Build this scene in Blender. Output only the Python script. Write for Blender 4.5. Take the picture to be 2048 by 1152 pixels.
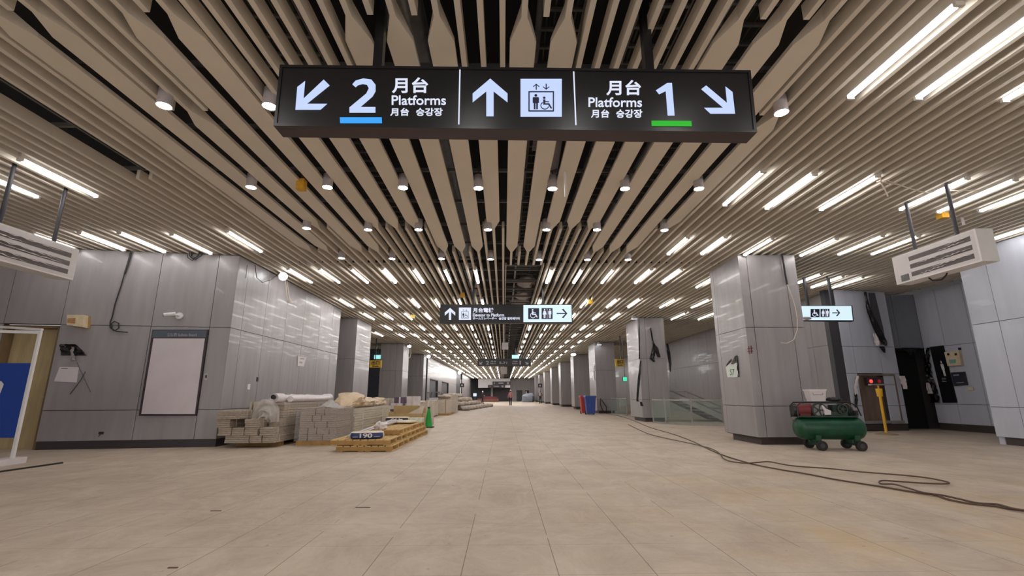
import bpy, math, random
from mathutils import Vector, Matrix, Euler, noise
random.seed(7)
SC = bpy.context.scene
COL = SC.collection
for o in list(bpy.data.objects): bpy.data.objects.remove(o)

# ---------------------------------------------------------------- camera, world, exposure
FPX, CAMH = 941.0, 1.07
PITCH, YAW, ROLL = math.radians(12.9), math.radians(1.03), math.radians(-0.15)
fw = Vector((math.sin(YAW)*math.cos(PITCH), math.cos(YAW)*math.cos(PITCH), math.sin(PITCH)))
rt0 = Vector((math.cos(YAW), -math.sin(YAW), 0)); up0 = rt0.cross(fw)
rt = rt0*math.cos(ROLL)+up0*math.sin(ROLL); up = up0*math.cos(ROLL)-rt0*math.sin(ROLL)
CAM0 = Vector((0, 0, CAMH))
cd = bpy.data.cameras.new('camera'); cam = bpy.data.objects.new('camera', cd); COL.objects.link(cam)
cd.sensor_width = 36; cd.lens = FPX/2048*36; cd.clip_start = .05; cd.clip_end = 400
m = Matrix((rt, up, -fw)).transposed().to_4x4(); m.translation = CAM0
cam.matrix_world = m; SC.camera = cam
w = bpy.data.worlds.new('world'); SC.world = w; w.use_nodes = True
w.node_tree.nodes['Background'].inputs[0].default_value = (1.0, .97, .94, 1)
w.node_tree.nodes['Background'].inputs[1].default_value = 1.3
SC.view_settings.view_transform = 'Standard'; SC.view_settings.look = 'None'
SC.view_settings.exposure = 0.0; SC.view_settings.gamma = 1
SC.cycles.use_denoising = True; SC.cycles.max_bounces = 8; SC.cycles.diffuse_bounces = 4
SC.cycles.transparent_max_bounces = 12; SC.cycles.sample_clamp_indirect = 6
TUBE_E, CAN_E, SIGN_E = 21.0, 110.0, 1.0

# a photo position -> a place in the hall, on a floor/ceiling (z), a cross plane (y) or a side plane (x)
def ray(x, y): return fw + rt*((x-1024)/FPX) - up*((y-576)/FPX)
def Fz(x, y, z=0.0):
    d = ray(x, y); return CAM0 + d*((z-CAMH)/d.z)
def Fy(x, y, Y):
    d = ray(x, y); return CAM0 + d*(Y/d.y)
def Fx(x, y, X):
    d = ray(x, y); return CAM0 + d*(X/d.x)

# ---------------------------------------------------------------- materials
MATS = {}
def node(nt, t, **kw):
    n = nt.nodes.new(t)
    for k, v in kw.items(): setattr(n, k, v)
    return n
def pm(name, col, rough=.5, metal=0, var=.1, scale=4, stretch=(1, 1, 1), bump=0, bscale=20, spec=.5, alpha=1, emit=None, es=0, coat=0):
    if name in MATS: return MATS[name]
    mt = bpy.data.materials.new(name); mt.use_nodes = True; nt = mt.node_tree
    b = nt.nodes['Principled BSDF']
    tc = node(nt, 'ShaderNodeTexCoord'); mp = node(nt, 'ShaderNodeMapping'); mp.inputs['Scale'].default_value = stretch
    nt.links.new(tc.outputs['Object'], mp.inputs[0])
    nz = node(nt, 'ShaderNodeTexNoise'); nz.inputs['Scale'].default_value = scale; nz.inputs['Detail'].default_value = 6
    nt.links.new(mp.outputs[0], nz.inputs['Vector'])
    cr = node(nt, 'ShaderNodeValToRGB')
    cr.color_ramp.elements[0].position = .3; cr.color_ramp.elements[1].position = .7
    cr.color_ramp.elements[0].color = (*[c*(1-var) for c in col], 1); cr.color_ramp.elements[1].color = (*[min(1, c*(1+var)) for c in col], 1)
    nt.links.new(nz.outputs[0], cr.inputs[0]); nt.links.new(cr.outputs[0], b.inputs['Base Color'])
    b.inputs['Roughness'].default_value = rough; b.inputs['Metallic'].default_value = metal
    b.inputs['Specular IOR Level'].default_value = spec; b.inputs['Alpha'].default_value = alpha
    b.inputs['Coat Weight'].default_value = coat
    if bump:
        n2 = node(nt, 'ShaderNodeTexNoise'); n2.inputs['Scale'].default_value = bscale; n2.inputs['Detail'].default_value = 4
        nt.links.new(mp.outputs[0], n2.inputs['Vector'])
        bp = node(nt, 'ShaderNodeBump'); bp.inputs['Strength'].default_value = bump; bp.inputs['Distance'].default_value = .02
        nt.links.new(n2.outputs[0], bp.inputs['Height']); nt.links.new(bp.outputs[0], b.inputs['Normal'])
    if emit:
        b.inputs['Emission Color'].default_value = (*emit, 1); b.inputs['Emission Strength'].default_value = es
    MATS[name] = mt; return mt
def S(r, g, b):                                     # sRGB 0-255 -> linear
    return tuple(((c/255)/12.92 if c/255 < .04045 else ((c/255+.055)/1.055)**2.4) for c in (r, g, b))

M_slat = pm('slat_cream', S(220, 211, 197), .5, var=.03, scale=2)
M_soffit = pm('soffit_black', (.012, .011, .011), .9)
M_rail = pm('grey_steel', S(100, 98, 98), .45, .3, var=.15)
M_duct = pm('galvanised', S(150, 150, 152), .35, .7, var=.15, scale=8)
M_panel = pm('panel_grey', S(150, 145, 146), .33, var=.10, scale=1.8, stretch=(3, 3, .35), bump=.04, bscale=5, coat=.1)
M_panel_b = pm('panel_pale', S(190, 193, 205), .33, var=.05, scale=1.6, stretch=(3, 3, .35), bump=.04, bscale=5, coat=.1)
M_back = pm('joint_dark', S(58, 54, 54), .8)
M_plinth = pm('plinth_brown', S(70, 60, 57), .5)
M_skirt = pm('skirting_dark', S(52, 42, 46), .45)
M_black = pm('sign_black', S(26, 25, 28), .3, var=.05)
M_face = pm('sign_glass', S(22, 21, 24), .32, var=.05)
M_under = pm('sign_under', S(62, 50, 56), .5, var=.06)
M_white = pm('white_paint', S(225, 222, 222), .45, var=.04)
M_lit = pm('lit_white', (.06, .07, .1), .5, var=0, emit=(.55, .67, 1.0), es=.95*SIGN_E)
M_lit2 = pm('lit_letter', (.06, .07, .1), .5, var=0, emit=(.78, .83, .97), es=.92*SIGN_E)
M_litc = pm('lit_cool', (.06, .08, .1), .5, var=.0, emit=(.66, .83, .90), es=1.05*SIGN_E)
M_blue = pm('lit_blue', (.01, .04, .1), .5, var=0, emit=S(50, 160, 250), es=1.0*SIGN_E)
M_green = pm('lit_green', (.005, .06, .01), .5, var=0, emit=S(12, 172, 12), es=1.0*SIGN_E)
M_navy = pm('picto_navy', S(28, 32, 60), .5, var=0)
M_tube = pm('tube_glow', (1, 1, 1), .4, var=0, emit=(1.0, .985, .975), es=TUBE_E)
M_can = pm('can_glow', (1, 1, 1), .4, var=0, emit=(1.0, .97, .93), es=CAN_E)
M_flood = pm('flood_glow', (1, 1, 1), .4, var=0, emit=(.88, .93, 1.0), es=9)
M_canbody = pm('can_body', S(176, 168, 170), .4)
M_fix = pm('fixture_white', S(215, 208, 200), .45)
M_yellow = pm('yellow_plastic', S(214, 160, 40), .5, var=.12, scale=20)
M_wood = pm('pallet_wood', S(205, 170, 112), .7, var=.2, scale=6, stretch=(6, 1, 6), bump=.1)
M_woodd = pm('pallet_wood_dark', S(165, 128, 76), .75, var=.2, scale=6)
M_board = pm('pale_board', S(192, 182, 164), .7, var=.12, scale=8, stretch=(2, .4, 6), bump=.15, bscale=30)
M_board2 = pm('board_end', S(172, 158, 144), .8, var=.28, scale=14, stretch=(1, 1, 7), bump=.4, bscale=22)
M_card = pm('cardboard', S(176, 150, 104), .8, var=.1)
M_cardp = pm('carton_pale', S(196, 184, 170), .7, var=.12, bump=.1)
M_cartw = pm('carton_white', S(214, 206, 208), .6, var=.08)
M_cartv = pm('carton_violet', S(96, 78, 98), .6, var=.15)
M_tarp = pm('tarp_beige', S(204, 178, 148), .8, var=.1, bump=.5, bscale=8)
M_filmw = pm('film_white', S(222, 212, 212), .3, var=.1, scale=12, bump=.6, bscale=14)
M_bagb = pm('bag_blue', S(44, 60, 110), .5, var=.1)
M_bagk = pm('bag_dark', S(50, 52, 62), .5, var=.1)
M_bagt = pm('bag_cream', S(214, 200, 176), .6, var=.1)
M_alu = pm('aluminium', S(200, 194, 194), .35, .5, var=.08)
M_cone = pm('cone_green', S(20, 150, 48), .5)
M_grtank = pm('tank_green', S(10, 70, 44), .38, var=.3, scale=6)
M_grdark = pm('pump_green', S(34, 58, 46), .5, var=.25, scale=12)
M_rubber = pm('rubber', S(34, 32, 32), .7)
M_redd = pm('dull_red', S(110, 40, 44), .5, var=.2)
M_red = pm('bin_red', S(176, 58, 52), .5)
M_bblue = pm('bin_blue', S(52, 76, 150), .45)
M_door = pm('door_wood', S(178, 158, 118), .6, var=.12, scale=3, stretch=(4, 4, .6))
M_banner = pm('banner_blue', S(20, 62, 150), .45, var=.05)
M_cream = pm('cream_plastic', S(214, 196, 164), .5, var=.1, scale=9)
M_paper = pm('paper', S(216, 208, 210), .7, var=.04)
M_cable = pm('cable_black', S(36, 32, 32), .6)
M_cablew = pm('cable_white', S(214, 200, 184), .6)
M_torn = pm('torn_black', S(20, 18, 20), .25, var=.3, scale=20, bump=.6, bscale=25)
M_yel2 = pm('post_yellow', S(226, 172, 40), .45, var=.1)
M_brown = pm('steel_brown', S(128, 106, 92), .3, .3, var=.25, scale=3, stretch=(3, 3, .5))
M_steel = pm('brushed_steel', S(170, 166, 164), .35, .6, var=.1)
M_redled = pm('red_led', (.8, .05, .05), .4, emit=(1, .08, .08), es=1.2)
M_redled2 = pm('red_lens', (.35, .02, .03), .4, emit=(.8, .03, .05), es=.15)
M_exit = pm('exit_green', (.1, .7, .5), .5, var=0, emit=(.05, .65, .35), es=1.0)
M_exitc = pm('exit_teal', (.4, .8, .8), .5, var=0, emit=(.35, .85, .85), es=1.0)
M_yelsign = pm('sign_yellow', S(206, 168, 50), .5, var=.04)
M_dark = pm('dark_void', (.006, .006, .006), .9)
M_dgrey = pm('dark_grey', S(62, 60, 66), .5)
M_skin = pm('skin', S(190, 145, 120), .6)
M_pink = pm('pink_cloth', S(190, 130, 130), .8)
M_dkcloth = pm('dark_cloth', S(40, 38, 44), .8)
M_vest = pm('vest_pale', S(150, 140, 130), .8)
M_sack = pm('sack_pale', S(186, 174, 160), .75, var=.22, scale=3, bump=.4, bscale=9)
M_sheet = pm('blue_grey_sheet', S(112, 118, 130), .6, var=.15, bump=.4, bscale=3)
M_brick = pm('red_brown', S(112, 74, 64), .8, var=.2)
def clear(name, tint, a, rough=.1):
    if name in MATS: return MATS[name]
    mt = bpy.data.materials.new(name); mt.use_nodes = True; nt = mt.node_tree
    nt.nodes.remove(nt.nodes['Principled BSDF'])
    tr = node(nt, 'ShaderNodeBsdfTransparent'); tr.inputs[0].default_value = (*tint, 1)
    gl = node(nt, 'ShaderNodeBsdfPrincipled'); gl.inputs['Base Color'].default_value = (*[.75*c for c in tint], 1); gl.inputs['Roughness'].default_value = rough
    tc = node(nt, 'ShaderNodeTexCoord'); nz = node(nt, 'ShaderNodeTexNoise'); nz.inputs['Scale'].default_value = 9; nz.inputs['Detail'].default_value = 5
    nt.links.new(tc.outputs['Object'], nz.inputs['Vector'])
    bp = node(nt, 'ShaderNodeBump'); bp.inputs['Strength'].default_value = .8 if rough > .15 else 0; bp.inputs['Distance'].default_value = .03
    nt.links.new(nz.outputs[0], bp.inputs['Height']); nt.links.new(bp.outputs[0], gl.inputs['Normal'])
    mx = node(nt, 'ShaderNodeMixShader'); mx.inputs[0].default_value = a
    nt.links.new(tr.outputs[0], mx.inputs[1]); nt.links.new(gl.outputs[0], mx.inputs[2])
    nt.links.new(mx.outputs[0], nt.nodes['Material Output'].inputs[0])
    MATS[name] = mt; return mt
M_glass = clear('rail_glass', (.90, .96, .93), .07, .05)
M_film = clear('clear_film', (.98, .97, .97), .05, .15)
M_wrap = clear('wrap_film', (.98, .97, .97), .09, .2)
def floor_mat():
    mt = bpy.data.materials.new('floor_board'); mt.use_nodes = True; nt = mt.node_tree; b = nt.nodes['Principled BSDF']; L = nt.links.new
    tc = node(nt, 'ShaderNodeTexCoord')
    mp = node(nt, 'ShaderNodeMapping'); L(tc.outputs['Object'], mp.inputs[0])
    sep = node(nt, 'ShaderNodeSeparateXYZ'); L(mp.outputs[0], sep.inputs[0])
    def math_(op, a, bv, c=None):
        n = node(nt, 'ShaderNodeMath', operation=op)
        for i, q in enumerate([a, bv]):
            if hasattr(q, 'links') or isinstance(q, bpy.types.NodeSocket): L(q, n.inputs[i])
            else: n.inputs[i].default_value = q
        return n.outputs[0]
    def line(sock, off, wd):
        f = math_('FRACT', math_('DIVIDE', math_('ADD', sock, off), .6), 0)
        d = math_('ABSOLUTE', math_('SUBTRACT', f, .5), 0)
        return math_('GREATER_THAN', d, .5-wd/.6)
    lx = line(sep.outputs[0], .26+60, .0030); ly = line(sep.outputs[1], -3.8+60, .0026)
    n0 = node(nt, 'ShaderNodeTexNoise'); n0.inputs['Scale'].default_value = 1.1; n0.inputs['Detail'].default_value = 2; L(mp.outputs[0], n0.inputs['Vector'])
    seam = math_('MAXIMUM', math_('MULTIPLY', lx, math_('GREATER_THAN', n0.outputs[0], .40)), math_('MULTIPLY', ly, .55))
    mp2 = node(nt, 'ShaderNodeMapping'); mp2.inputs['Scale'].default_value = (.9, .7, 1); mp2.inputs['Rotation'].default_value = (0, 0, .6); L(tc.outputs['Object'], mp2.inputs[0])
    n1 = node(nt, 'ShaderNodeTexNoise'); n1.inputs['Scale'].default_value = 1.7; n1.inputs['Detail'].default_value = 12; n1.inputs['Roughness'].default_value = .78; n1.inputs['Distortion'].default_value = .5; L(mp2.outputs[0], n1.inputs['Vector'])
    cr = node(nt, 'ShaderNodeValToRGB'); e = cr.color_ramp.elements
    e[0].position = .36; e[0].color = (*S(174, 156, 139), 1); e[1].position = .64; e[1].color = (*S(203, 187, 169), 1)
    L(n1.outputs[0], cr.inputs[0])
    # yellow dust drifts right of centre
    n2 = node(nt, 'ShaderNodeTexNoise'); n2.inputs['Scale'].default_value = .8; n2.inputs['Detail'].default_value = 6; n2.inputs['Roughness'].default_value = .6; L(mp2.outputs[0], n2.inputs['Vector'])
    gx = node(nt, 'ShaderNodeMapRange'); gx.inputs[1].default_value = .2; gx.inputs[2].default_value = 2.6; L(sep.outputs[0], gx.inputs[0])
    gy = node(nt, 'ShaderNodeMapRange'); gy.inputs[1].default_value = 8.0; gy.inputs[2].default_value = 5.0; L(sep.outputs[1], gy.inputs[0])
    cr2 = node(nt, 'ShaderNodeValToRGB'); cr2.color_ramp.elements[0].position = .46; cr2.color_ramp.elements[1].position = .62; L(n2.outputs[0], cr2.inputs[0])
    k = math_('MULTIPLY', math_('MULTIPLY', cr2.outputs[0], math_('MULTIPLY', gx.outputs[0], gy.outputs[0])), .55)
    mx = node(nt, 'ShaderNodeMixRGB'); mx.inputs[2].default_value = (*S(190, 160, 108), 1); L(k, mx.inputs[0]); L(cr.outputs[0], mx.inputs[1])
    # small dark specks
    n3 = node(nt, 'ShaderNodeTexNoise'); n3.inputs['Scale'].default_value = 14; n3.inputs['Detail'].default_value = 2; L(mp2.outputs[0], n3.inputs['Vector'])
    cr3 = node(nt, 'ShaderNodeValToRGB'); cr3.color_ramp.elements[0].position = .70; cr3.color_ramp.elements[1].position = .78; L(n3.outputs[0], cr3.inputs[0])
    mx3 = node(nt, 'ShaderNodeMixRGB'); mx3.inputs[2].default_value = (*S(128, 112, 96), 1); L(math_('MULTIPLY', cr3.outputs[0], .6), mx3.inputs[0]); L(mx.outputs[0], mx3.inputs[1])
    mx2 = node(nt, 'ShaderNodeMixRGB'); mx2.inputs[2].default_value = (*S(96, 80, 66), 1); L(math_('MULTIPLY', seam, .75), mx2.inputs[0]); L(mx3.outputs[0], mx2.inputs[1])
    L(mx2.outputs[0], b.inputs['Base Color']); b.inputs['Roughness'].default_value = .55; b.inputs['Specular IOR Level'].default_value = .3
    bp = node(nt, 'ShaderNodeBump'); bp.inputs['Strength'].default_value = .06; L(n1.outputs[0], bp.inputs['Height']); L(bp.outputs[0], b.inputs['Normal'])
    return mt
M_floor = floor_mat()

# ---------------------------------------------------------------- mesh helpers
MW = {}
class MB:
    def __init__(s): s.v = []; s.f = []; s.m = []; s.mi = 0
    def mat(s, i): s.mi = i; return s
    def _add(s, vs, fs):
        b = len(s.v); s.v += [Vector(q) for q in vs]
        for f in fs: s.f.append([b+i for i in f]); s.m.append(s.mi)
        return s
    def box(s, lo, hi):
        (a, b, c), (d, e, f) = lo, hi
        return s._add([(a, b, c), (d, b, c), (d, e, c), (a, e, c), (a, b, f), (d, b, f), (d, e, f), (a, e, f)],
                      [(3, 2, 1, 0), (4, 5, 6, 7), (0, 1, 5, 4), (1, 2, 6, 5), (2, 3, 7, 6), (3, 0, 4, 7)])
    def obox(s, c, h, R):                            # oriented box
        c = Vector(c); R = R.to_matrix() if isinstance(R, Euler) else R
        k = [(-1, -1, -1), (1, -1, -1), (1, 1, -1), (-1, 1, -1), (-1, -1, 1), (1, -1, 1), (1, 1, 1), (-1, 1, 1)]
        return s._add([c+R @ Vector((h[0]*a, h[1]*b, h[2]*d)) for a, b, d in k],
                      [(3, 2, 1, 0), (4, 5, 6, 7), (0, 1, 5, 4), (1, 2, 6, 5), (2, 3, 7, 6), (3, 0, 4, 7)])
    def bar(s, p, q, wx, wz):                        # straight bar of a rectangular section
        p, q = Vector(p), Vector(q); d = (q-p).normalized()
        up_ = Vector((0, 0, 1)) if abs(d.z) < .95 else Vector((0, 1, 0))
        sx = d.cross(up_).normalized(); sz = sx.cross(d)
        return s.obox((p+q)/2, (wx/2, (q-p).length/2, wz/2), Matrix((sx, d, sz)).transposed())
    def cyl(s, p, q, r, r2=None, n=16, caps=True):
        p, q = Vector(p), Vector(q); r2 = r if r2 is None else r2; d = (q-p).normalized()
        a = Vector((0, 0, 1)) if abs(d.z) < .9 else Vector((1, 0, 0)); u = d.cross(a).normalized(); v = d.cross(u)
        vs = [p+(u*math.cos(t)+v*math.sin(t))*r for t in [2*math.pi*i/n for i in range(n)]] + [q+(u*math.cos(t)+v*math.sin(t))*r2 for t in [2*math.pi*i/n for i in range(n)]]
        fs = [(i, n+i, n+(i+1) % n, (i+1) % n) for i in range(n)]
        if caps: fs += [tuple(range(n)), tuple(range(2*n-1, n-1, -1))]
        return s._add(vs, fs)
    def tube(s, pts, r, n=8):
        pts = [Vector(p) for p in pts]; N = len(pts); vs = []; fs = []
        u = None
        for i, p in enumerate(pts):
            d = (pts[min(i+1, N-1)]-pts[max(i-1, 0)]).normalized()
            if u is None:
                a = Vector((0, 0, 1)) if abs(d.z) < .9 else Vector((1, 0, 0)); u = d.cross(a).normalized()
            else:
                u = (u-d*u.dot(d)).normalized()
            v = d.cross(u); rr = r[i] if isinstance(r, (list, tuple)) else r
            vs += [p+(u*math.cos(t)+v*math.sin(t))*rr for t in [2*math.pi*k/n for k in range(n)]]
        for i in range(N-1):
            for k in range(n): fs.append((i*n+k, i*n+(k+1) % n, (i+1)*n+(k+1) % n, (i+1)*n+k))
        fs += [tuple(range(n-1, -1, -1)), tuple(range((N-1)*n, N*n))]
        return s._add(vs, fs)
    def prism(s, poly, P, w0, w1):                   # poly in (u, v); P(u, v, w) -> place
        n = len(poly); vs = [P(u, v, w0) for u, v in poly]+[P(u, v, w1) for u, v in poly]
        return s._add(vs, [tuple(range(n-1, -1, -1)), tuple(range(n, 2*n))]+[(i, (i+1) % n, n+(i+1) % n, n+i) for i in range(n)])
    def ell(s, c, r, n=16, m_=10, R=None, p=1.0, jit=0, fr=3, seed=0):       # (super)ellipsoid with wrinkles
        c = Vector(c); vs = []; fs = []
        sg = lambda t: math.copysign(abs(t)**p, t)
        for j in range(m_+1):
            th = math.pi*j/m_-math.pi/2
            for i in range(n):
                ph = 2*math.pi*i/n
                q = Vector((sg(math.cos(th))*sg(math.cos(ph)), sg(math.cos(th))*sg(math.sin(ph)), sg(math.sin(th))))
                k = 1+jit*noise.noise(q*fr+Vector((seed, seed*.7, 0))) if jit else 1
                q = Vector((q.x*r[0]*k, q.y*r[1]*k, q.z*r[2]*k))
                vs.append(c+(R @ q if R else q))
        for j in range(m_):
            for i in range(n): fs.append((j*n+i, j*n+(i+1) % n, (j+1)*n+(i+1) % n, (j+1)*n+i))
        return s._add(vs, fs)
    def lathe(s, prof, c, n=20):                     # prof: (r, z)
        c = Vector(c); vs = []; fs = []
        for r, z in prof: vs += [c+Vector((r*math.cos(2*math.pi*i/n), r*math.sin(2*math.pi*i/n), z)) for i in range(n)]
        for j in range(len(prof)-1):
            for i in range(n): fs.append((j*n+i, j*n+(i+1) % n, (j+1)*n+(i+1) % n, (j+1)*n+i))
        fs += [tuple(range(n-1, -1, -1)), tuple(range((len(prof)-1)*n, len(prof)*n))]
        return s._add(vs, fs)
    def sheet(s, nu, nv, fn, th=.004):               # a thin closed sheet fn(u, v) -> place
        top = [fn(i/nu, j/nv) for j in range(nv+1) for i in range(nu+1)]
        N = len(top); W = nu+1; vs = [Vector(t) for t in top]; fs = []
        nrm = [Vector((0, 0, 0)) for _ in vs]
        for j in range(nv):
            for i in range(nu):
                a, b, c, d = j*W+i, j*W+i+1, (j+1)*W+i+1, (j+1)*W+i
                fs.append((a, b, c, d)); n_ = (vs[b]-vs[a]).cross(vs[d]-vs[a])
                for k in (a, b, c, d): nrm[k] += n_
        vs2 = [v-n_.normalized()*th if n_.length else v for v, n_ in zip(vs, nrm)]
        f2 = [tuple(N+k for k in reversed(f)) for f in fs]
        ring = [i for i in range(nu)]+[j*W+nu for j in range(nv)]+[nv*W+i for i in range(nu, 0, -1)]+[j*W for j in range(nv, 0, -1)]
        side = [(ring[k], N+ring[k], N+ring[(k+1) % len(ring)], ring[(k+1) % len(ring)]) for k in range(len(ring))]
        return s._add(vs+vs2, fs+f2+side)
    def build(s, name, mats, parent=None, smooth=False, loc=None):
        me = bpy.data.meshes.new(name)
        if not isinstance(mats, (list, tuple)): mats = [mats]
        if parent is not None: Mi = MW[parent.name].inverted(); Mo = MW[parent.name]
        else:
            if loc is None:
                xs = [v.x for v in s.v]; ys = [v.y for v in s.v]; zs = [v.z for v in s.v]
                loc = Vector(((min(xs)+max(xs))/2, (min(ys)+max(ys))/2, min(zs)))
            Mo = Matrix.Translation(loc); Mi = Mo.inverted()
        me.from_pydata([Mi @ v for v in s.v], [], s.f)
        for mt in mats: me.materials.append(mt)
        me.polygons.foreach_set('material_index', s.m)
        if smooth:
            me.polygons.foreach_set('use_smooth', [True]*len(s.f)); me.set_sharp_from_angle(angle=math.radians(42))
        me.update()
        o = bpy.data.objects.new(name, me); COL.objects.link(o)
        if parent is not None: o.parent = parent
        else: o.location = loc
        MW[o.name] = Mo
        return o
def tag(o, label, cat, group=None, kind=None):
    o['label'] = label; o['category'] = cat
    if group: o['group'] = group
    if kind: o['kind'] = kind
    return o
def thing(name, label, cat, loc, rz=0, group=None):
    o = bpy.data.objects.new(name, None); COL.objects.link(o); o.empty_display_size = .1
    o.location = loc; o.rotation_euler = (0, 0, rz)
    MW[o.name] = Matrix.Translation(Vector(loc)) @ Matrix.Rotation(rz, 4, 'Z')
    return tag(o, label, cat, group)
def struct(o):
    o['kind'] = 'structure'; return o
def dup(src, loc, label=None, rz=None):
    def cp(o, par):
        c = o.copy(); COL.objects.link(c)
        if par: c.parent = par
        for ch in o.children: cp(ch, c)
        return c
    c = cp(src, None); c.location = loc
    if rz is not None: c.rotation_euler = (0, 0, rz)
    if label: c['label'] = label
    MW[c.name] = Matrix.Translation(Vector(loc)) @ Matrix.Rotation(c.rotation_euler.z, 4, 'Z')
    return c
# lettering: text fitted to the box (u0, u1, v0, v1) of a plane P(u, v, w)
def text(body, box, P, name, mt, parent, bold=.0, w0=0, w1=.003, rot180=False):
    cu = bpy.data.curves.new(name, 'FONT'); cu.body = body; cu.offset = bold; cu.resolution_u = 4
    o = bpy.data.objects.new(name, cu); COL.objects.link(o); bpy.context.view_layer.update()
    me = bpy.data.meshes.new_from_object(o.evaluated_get(bpy.context.evaluated_depsgraph_get()))
    bpy.data.objects.remove(o)
    xs = [v.co.x for v in me.vertices]; ys = [v.co.y for v in me.vertices]
    x0, x1, y0, y1 = min(xs), max(xs), min(ys), max(ys); u0, u1, v0, v1 = box
    def mp(c):
        a, b = (c.x-x0)/(x1-x0), (c.y-y0)/(y1-y0)
        if rot180: a, b = 1-a, 1-b
        return u0+(u1-u0)*a, v0+(v1-v0)*b
    uv = [mp(v.co) for v in me.vertices]; mb = MB()
    n = len(uv); polys = [tuple(p.vertices) for p in me.polygons]
    from collections import Counter
    ec = Counter(); dirn = {}
    for p in polys:
        for a, b in zip(p, p[1:]+p[:1]): ec[frozenset((a, b))] += 1; dirn[frozenset((a, b))] = (a, b)
    fs = list(polys)+[tuple(n+i for i in reversed(p)) for p in polys]
    for k, c in ec.items():
        if c == 1: a, b = dirn[k]; fs.append((b, a, n+a, n+b))
    mb._add([P(u, v, w1) for u, v in uv]+[P(u, v, w0) for u, v in uv], fs)
    bpy.data.meshes.remove(me)
    return mb.build(name, mt, parent)
def circle(c, r, n=16): return [(c[0]+r*math.cos(2*math.pi*i/n), c[1]+r*math.sin(2*math.pi*i/n)) for i in range(n)]
def plus(mb, polys, P, ox, oy, h, w0, w1, sx=1):
    for p in polys: mb.prism([(ox+sx*u*h, oy+v*h) for u, v in p], P, w0, w1)
MAN = [circle((0, .92), .085), [(-.16, .8), (-.19, .75), (-.19, .42), (-.13, .42), (-.12, 0), (-.02, 0), (-.02, .4), (.02, .4), (.02, 0), (.12, 0), (.13, .42), (.19, .42), (.19, .75), (.16, .8)]]
WOMAN = [circle((0, .92), .085), [(-.12, .8), (-.25, .4), (-.12, .38), (-.11, 0), (-.015, 0), (-.015, .36), (.015, .36), (.015, 0), (.11, 0), (.12, .38), (.25, .4), (.12, .8)]]
arc = lambda c, r0, r1, a0, a1, n=14: [(c[0]+r1*math.cos(math.radians(a0+(a1-a0)*i/n)), c[1]+r1*math.sin(math.radians(a0+(a1-a0)*i/n))) for i in range(n+1)]+[(c[0]+r0*math.cos(math.radians(a1-(a1-a0)*i/n)), c[1]+r0*math.sin(math.radians(a1-(a1-a0)*i/n))) for i in range(n+1)]
CHAIR = [circle((-.02, .9), .09), [(-.1, .76), (-.09, .36), (.26, .36), (.45, .04), (.54, .09), (.34, .46), (.06, .46), (.06, .76)], [(.05, .63), (.05, .57), (.33, .55), (.33, .6)], arc((.02, .29), .25, .31, 120, 345)]

# ---------------------------------------------------------------- floor and ceiling
ZC = 4.35
fl = MB().box((-22, -7, -.3), (22, 110, 0)).build('floor', M_floor, loc=Vector((0, 0, 0))); struct(fl)
ceil = MB().box((-22, -7, 5.7), (22, 110, 5.9)).build('ceiling', M_soffit, loc=Vector((0, 0, 0))); struct(ceil)
mb = MB()
for i in range(90):
    y = -4+i*1.2; mb.box((-14, y, 4.51), (14, y+.045, 4.56))
mb.build('carrier_rails', M_rail, ceil)
mb = MB()
for i in range(64): mb.bar((-8.5+i*.27, 11.70, 4.455), (-8.5+i*.27+.2, 11.70, 4.455), .03, .07)
mb.build('joint_strip', M_soffit, ceil)
PIT = .1945; X0 = .18
GA = {-12, -11, -9, -8, -4, -3, -2, 0, 1, 5, 6, 7}; GB = {-10, -7, -6, -5, -1, 2, 3, 4, 8}
def leaf(k): return (3.55, 10.54) if k in GA else ((5.02, 8.98) if k in GB else None)
YJ, YN, YF = 11.69, -4.0, 95.0
def slat_run(mb, x, y0, y1, hw=.026, z1=ZC+.15): mb.box((x-hw, y0, ZC), (x+hw, y1, z1))
parts = 0
rest = MB()
for n in range(-66, 68):
    x = X0+n*PIT; k = n//2; near = MB()
    if n % 2 == 0 and leaf(k):
        y0, y1 = leaf(k); hw, HW = .026, .125
        slat_run(near, x, YN, y0-.01); slat_run(near, x, y1, YJ-.012)
        st = [(y0-.01, hw, .15), (y0+.29, HW, .045), (y1-.43, HW, .045), (y1, hw, .15)]
        vs = []
        for y, h, d in st: vs += [(x-h, y, ZC), (x+h, y, ZC), (x+h, y, ZC+d), (x-h, y, ZC+d)]
        fs = [(0, 3, 2, 1), (12, 13, 14, 15)]
        for j in range(3):
            a = 4*j
            fs += [(a, a+1, a+5, a+4), (a+1, a+2, a+6, a+5), (a+2, a+3, a+7, a+6), (a+3, a, a+4, a+7)]
        near._add(vs, fs)
        near.build('leaf_slat', M_slat, ceil); parts += 1
    else:
        cuts = []
        if n % 2:
            L, R = leaf(k), leaf(k+1)
            if L and R: cuts = [(max(L[0], R[0])-.02, min(L[1], R[1])+(-.02))]
        if n in (-29, -30) and not leaf(k if n % 2 == 0 else 99): cuts = [(-2, 6.8)]
        y = YN
        for a, b in cuts: slat_run(near, x, y, a); y = b
        slat_run(near, x, y, YJ-.012)
        if -36 <= n <= 40: near.build('narrow_slat', M_slat, ceil); parts += 1
        else:
            rest.f += [[i+len(rest.v) for i in f] for f in near.f]; rest.m += near.m; rest.v += near.v
    if not (.12 < x < 1.02): slat_run(rest, x, YJ+.012, YF)
o = rest.build('narrow_slat', M_slat, ceil); o['kind'] = 'stuff'
for x in (-5.42, -5.58): MB().box((x-.015, -2, 4.50), (x+.015, 6.8, 4.53)).build('tray_rail', M_rail, ceil)
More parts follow.
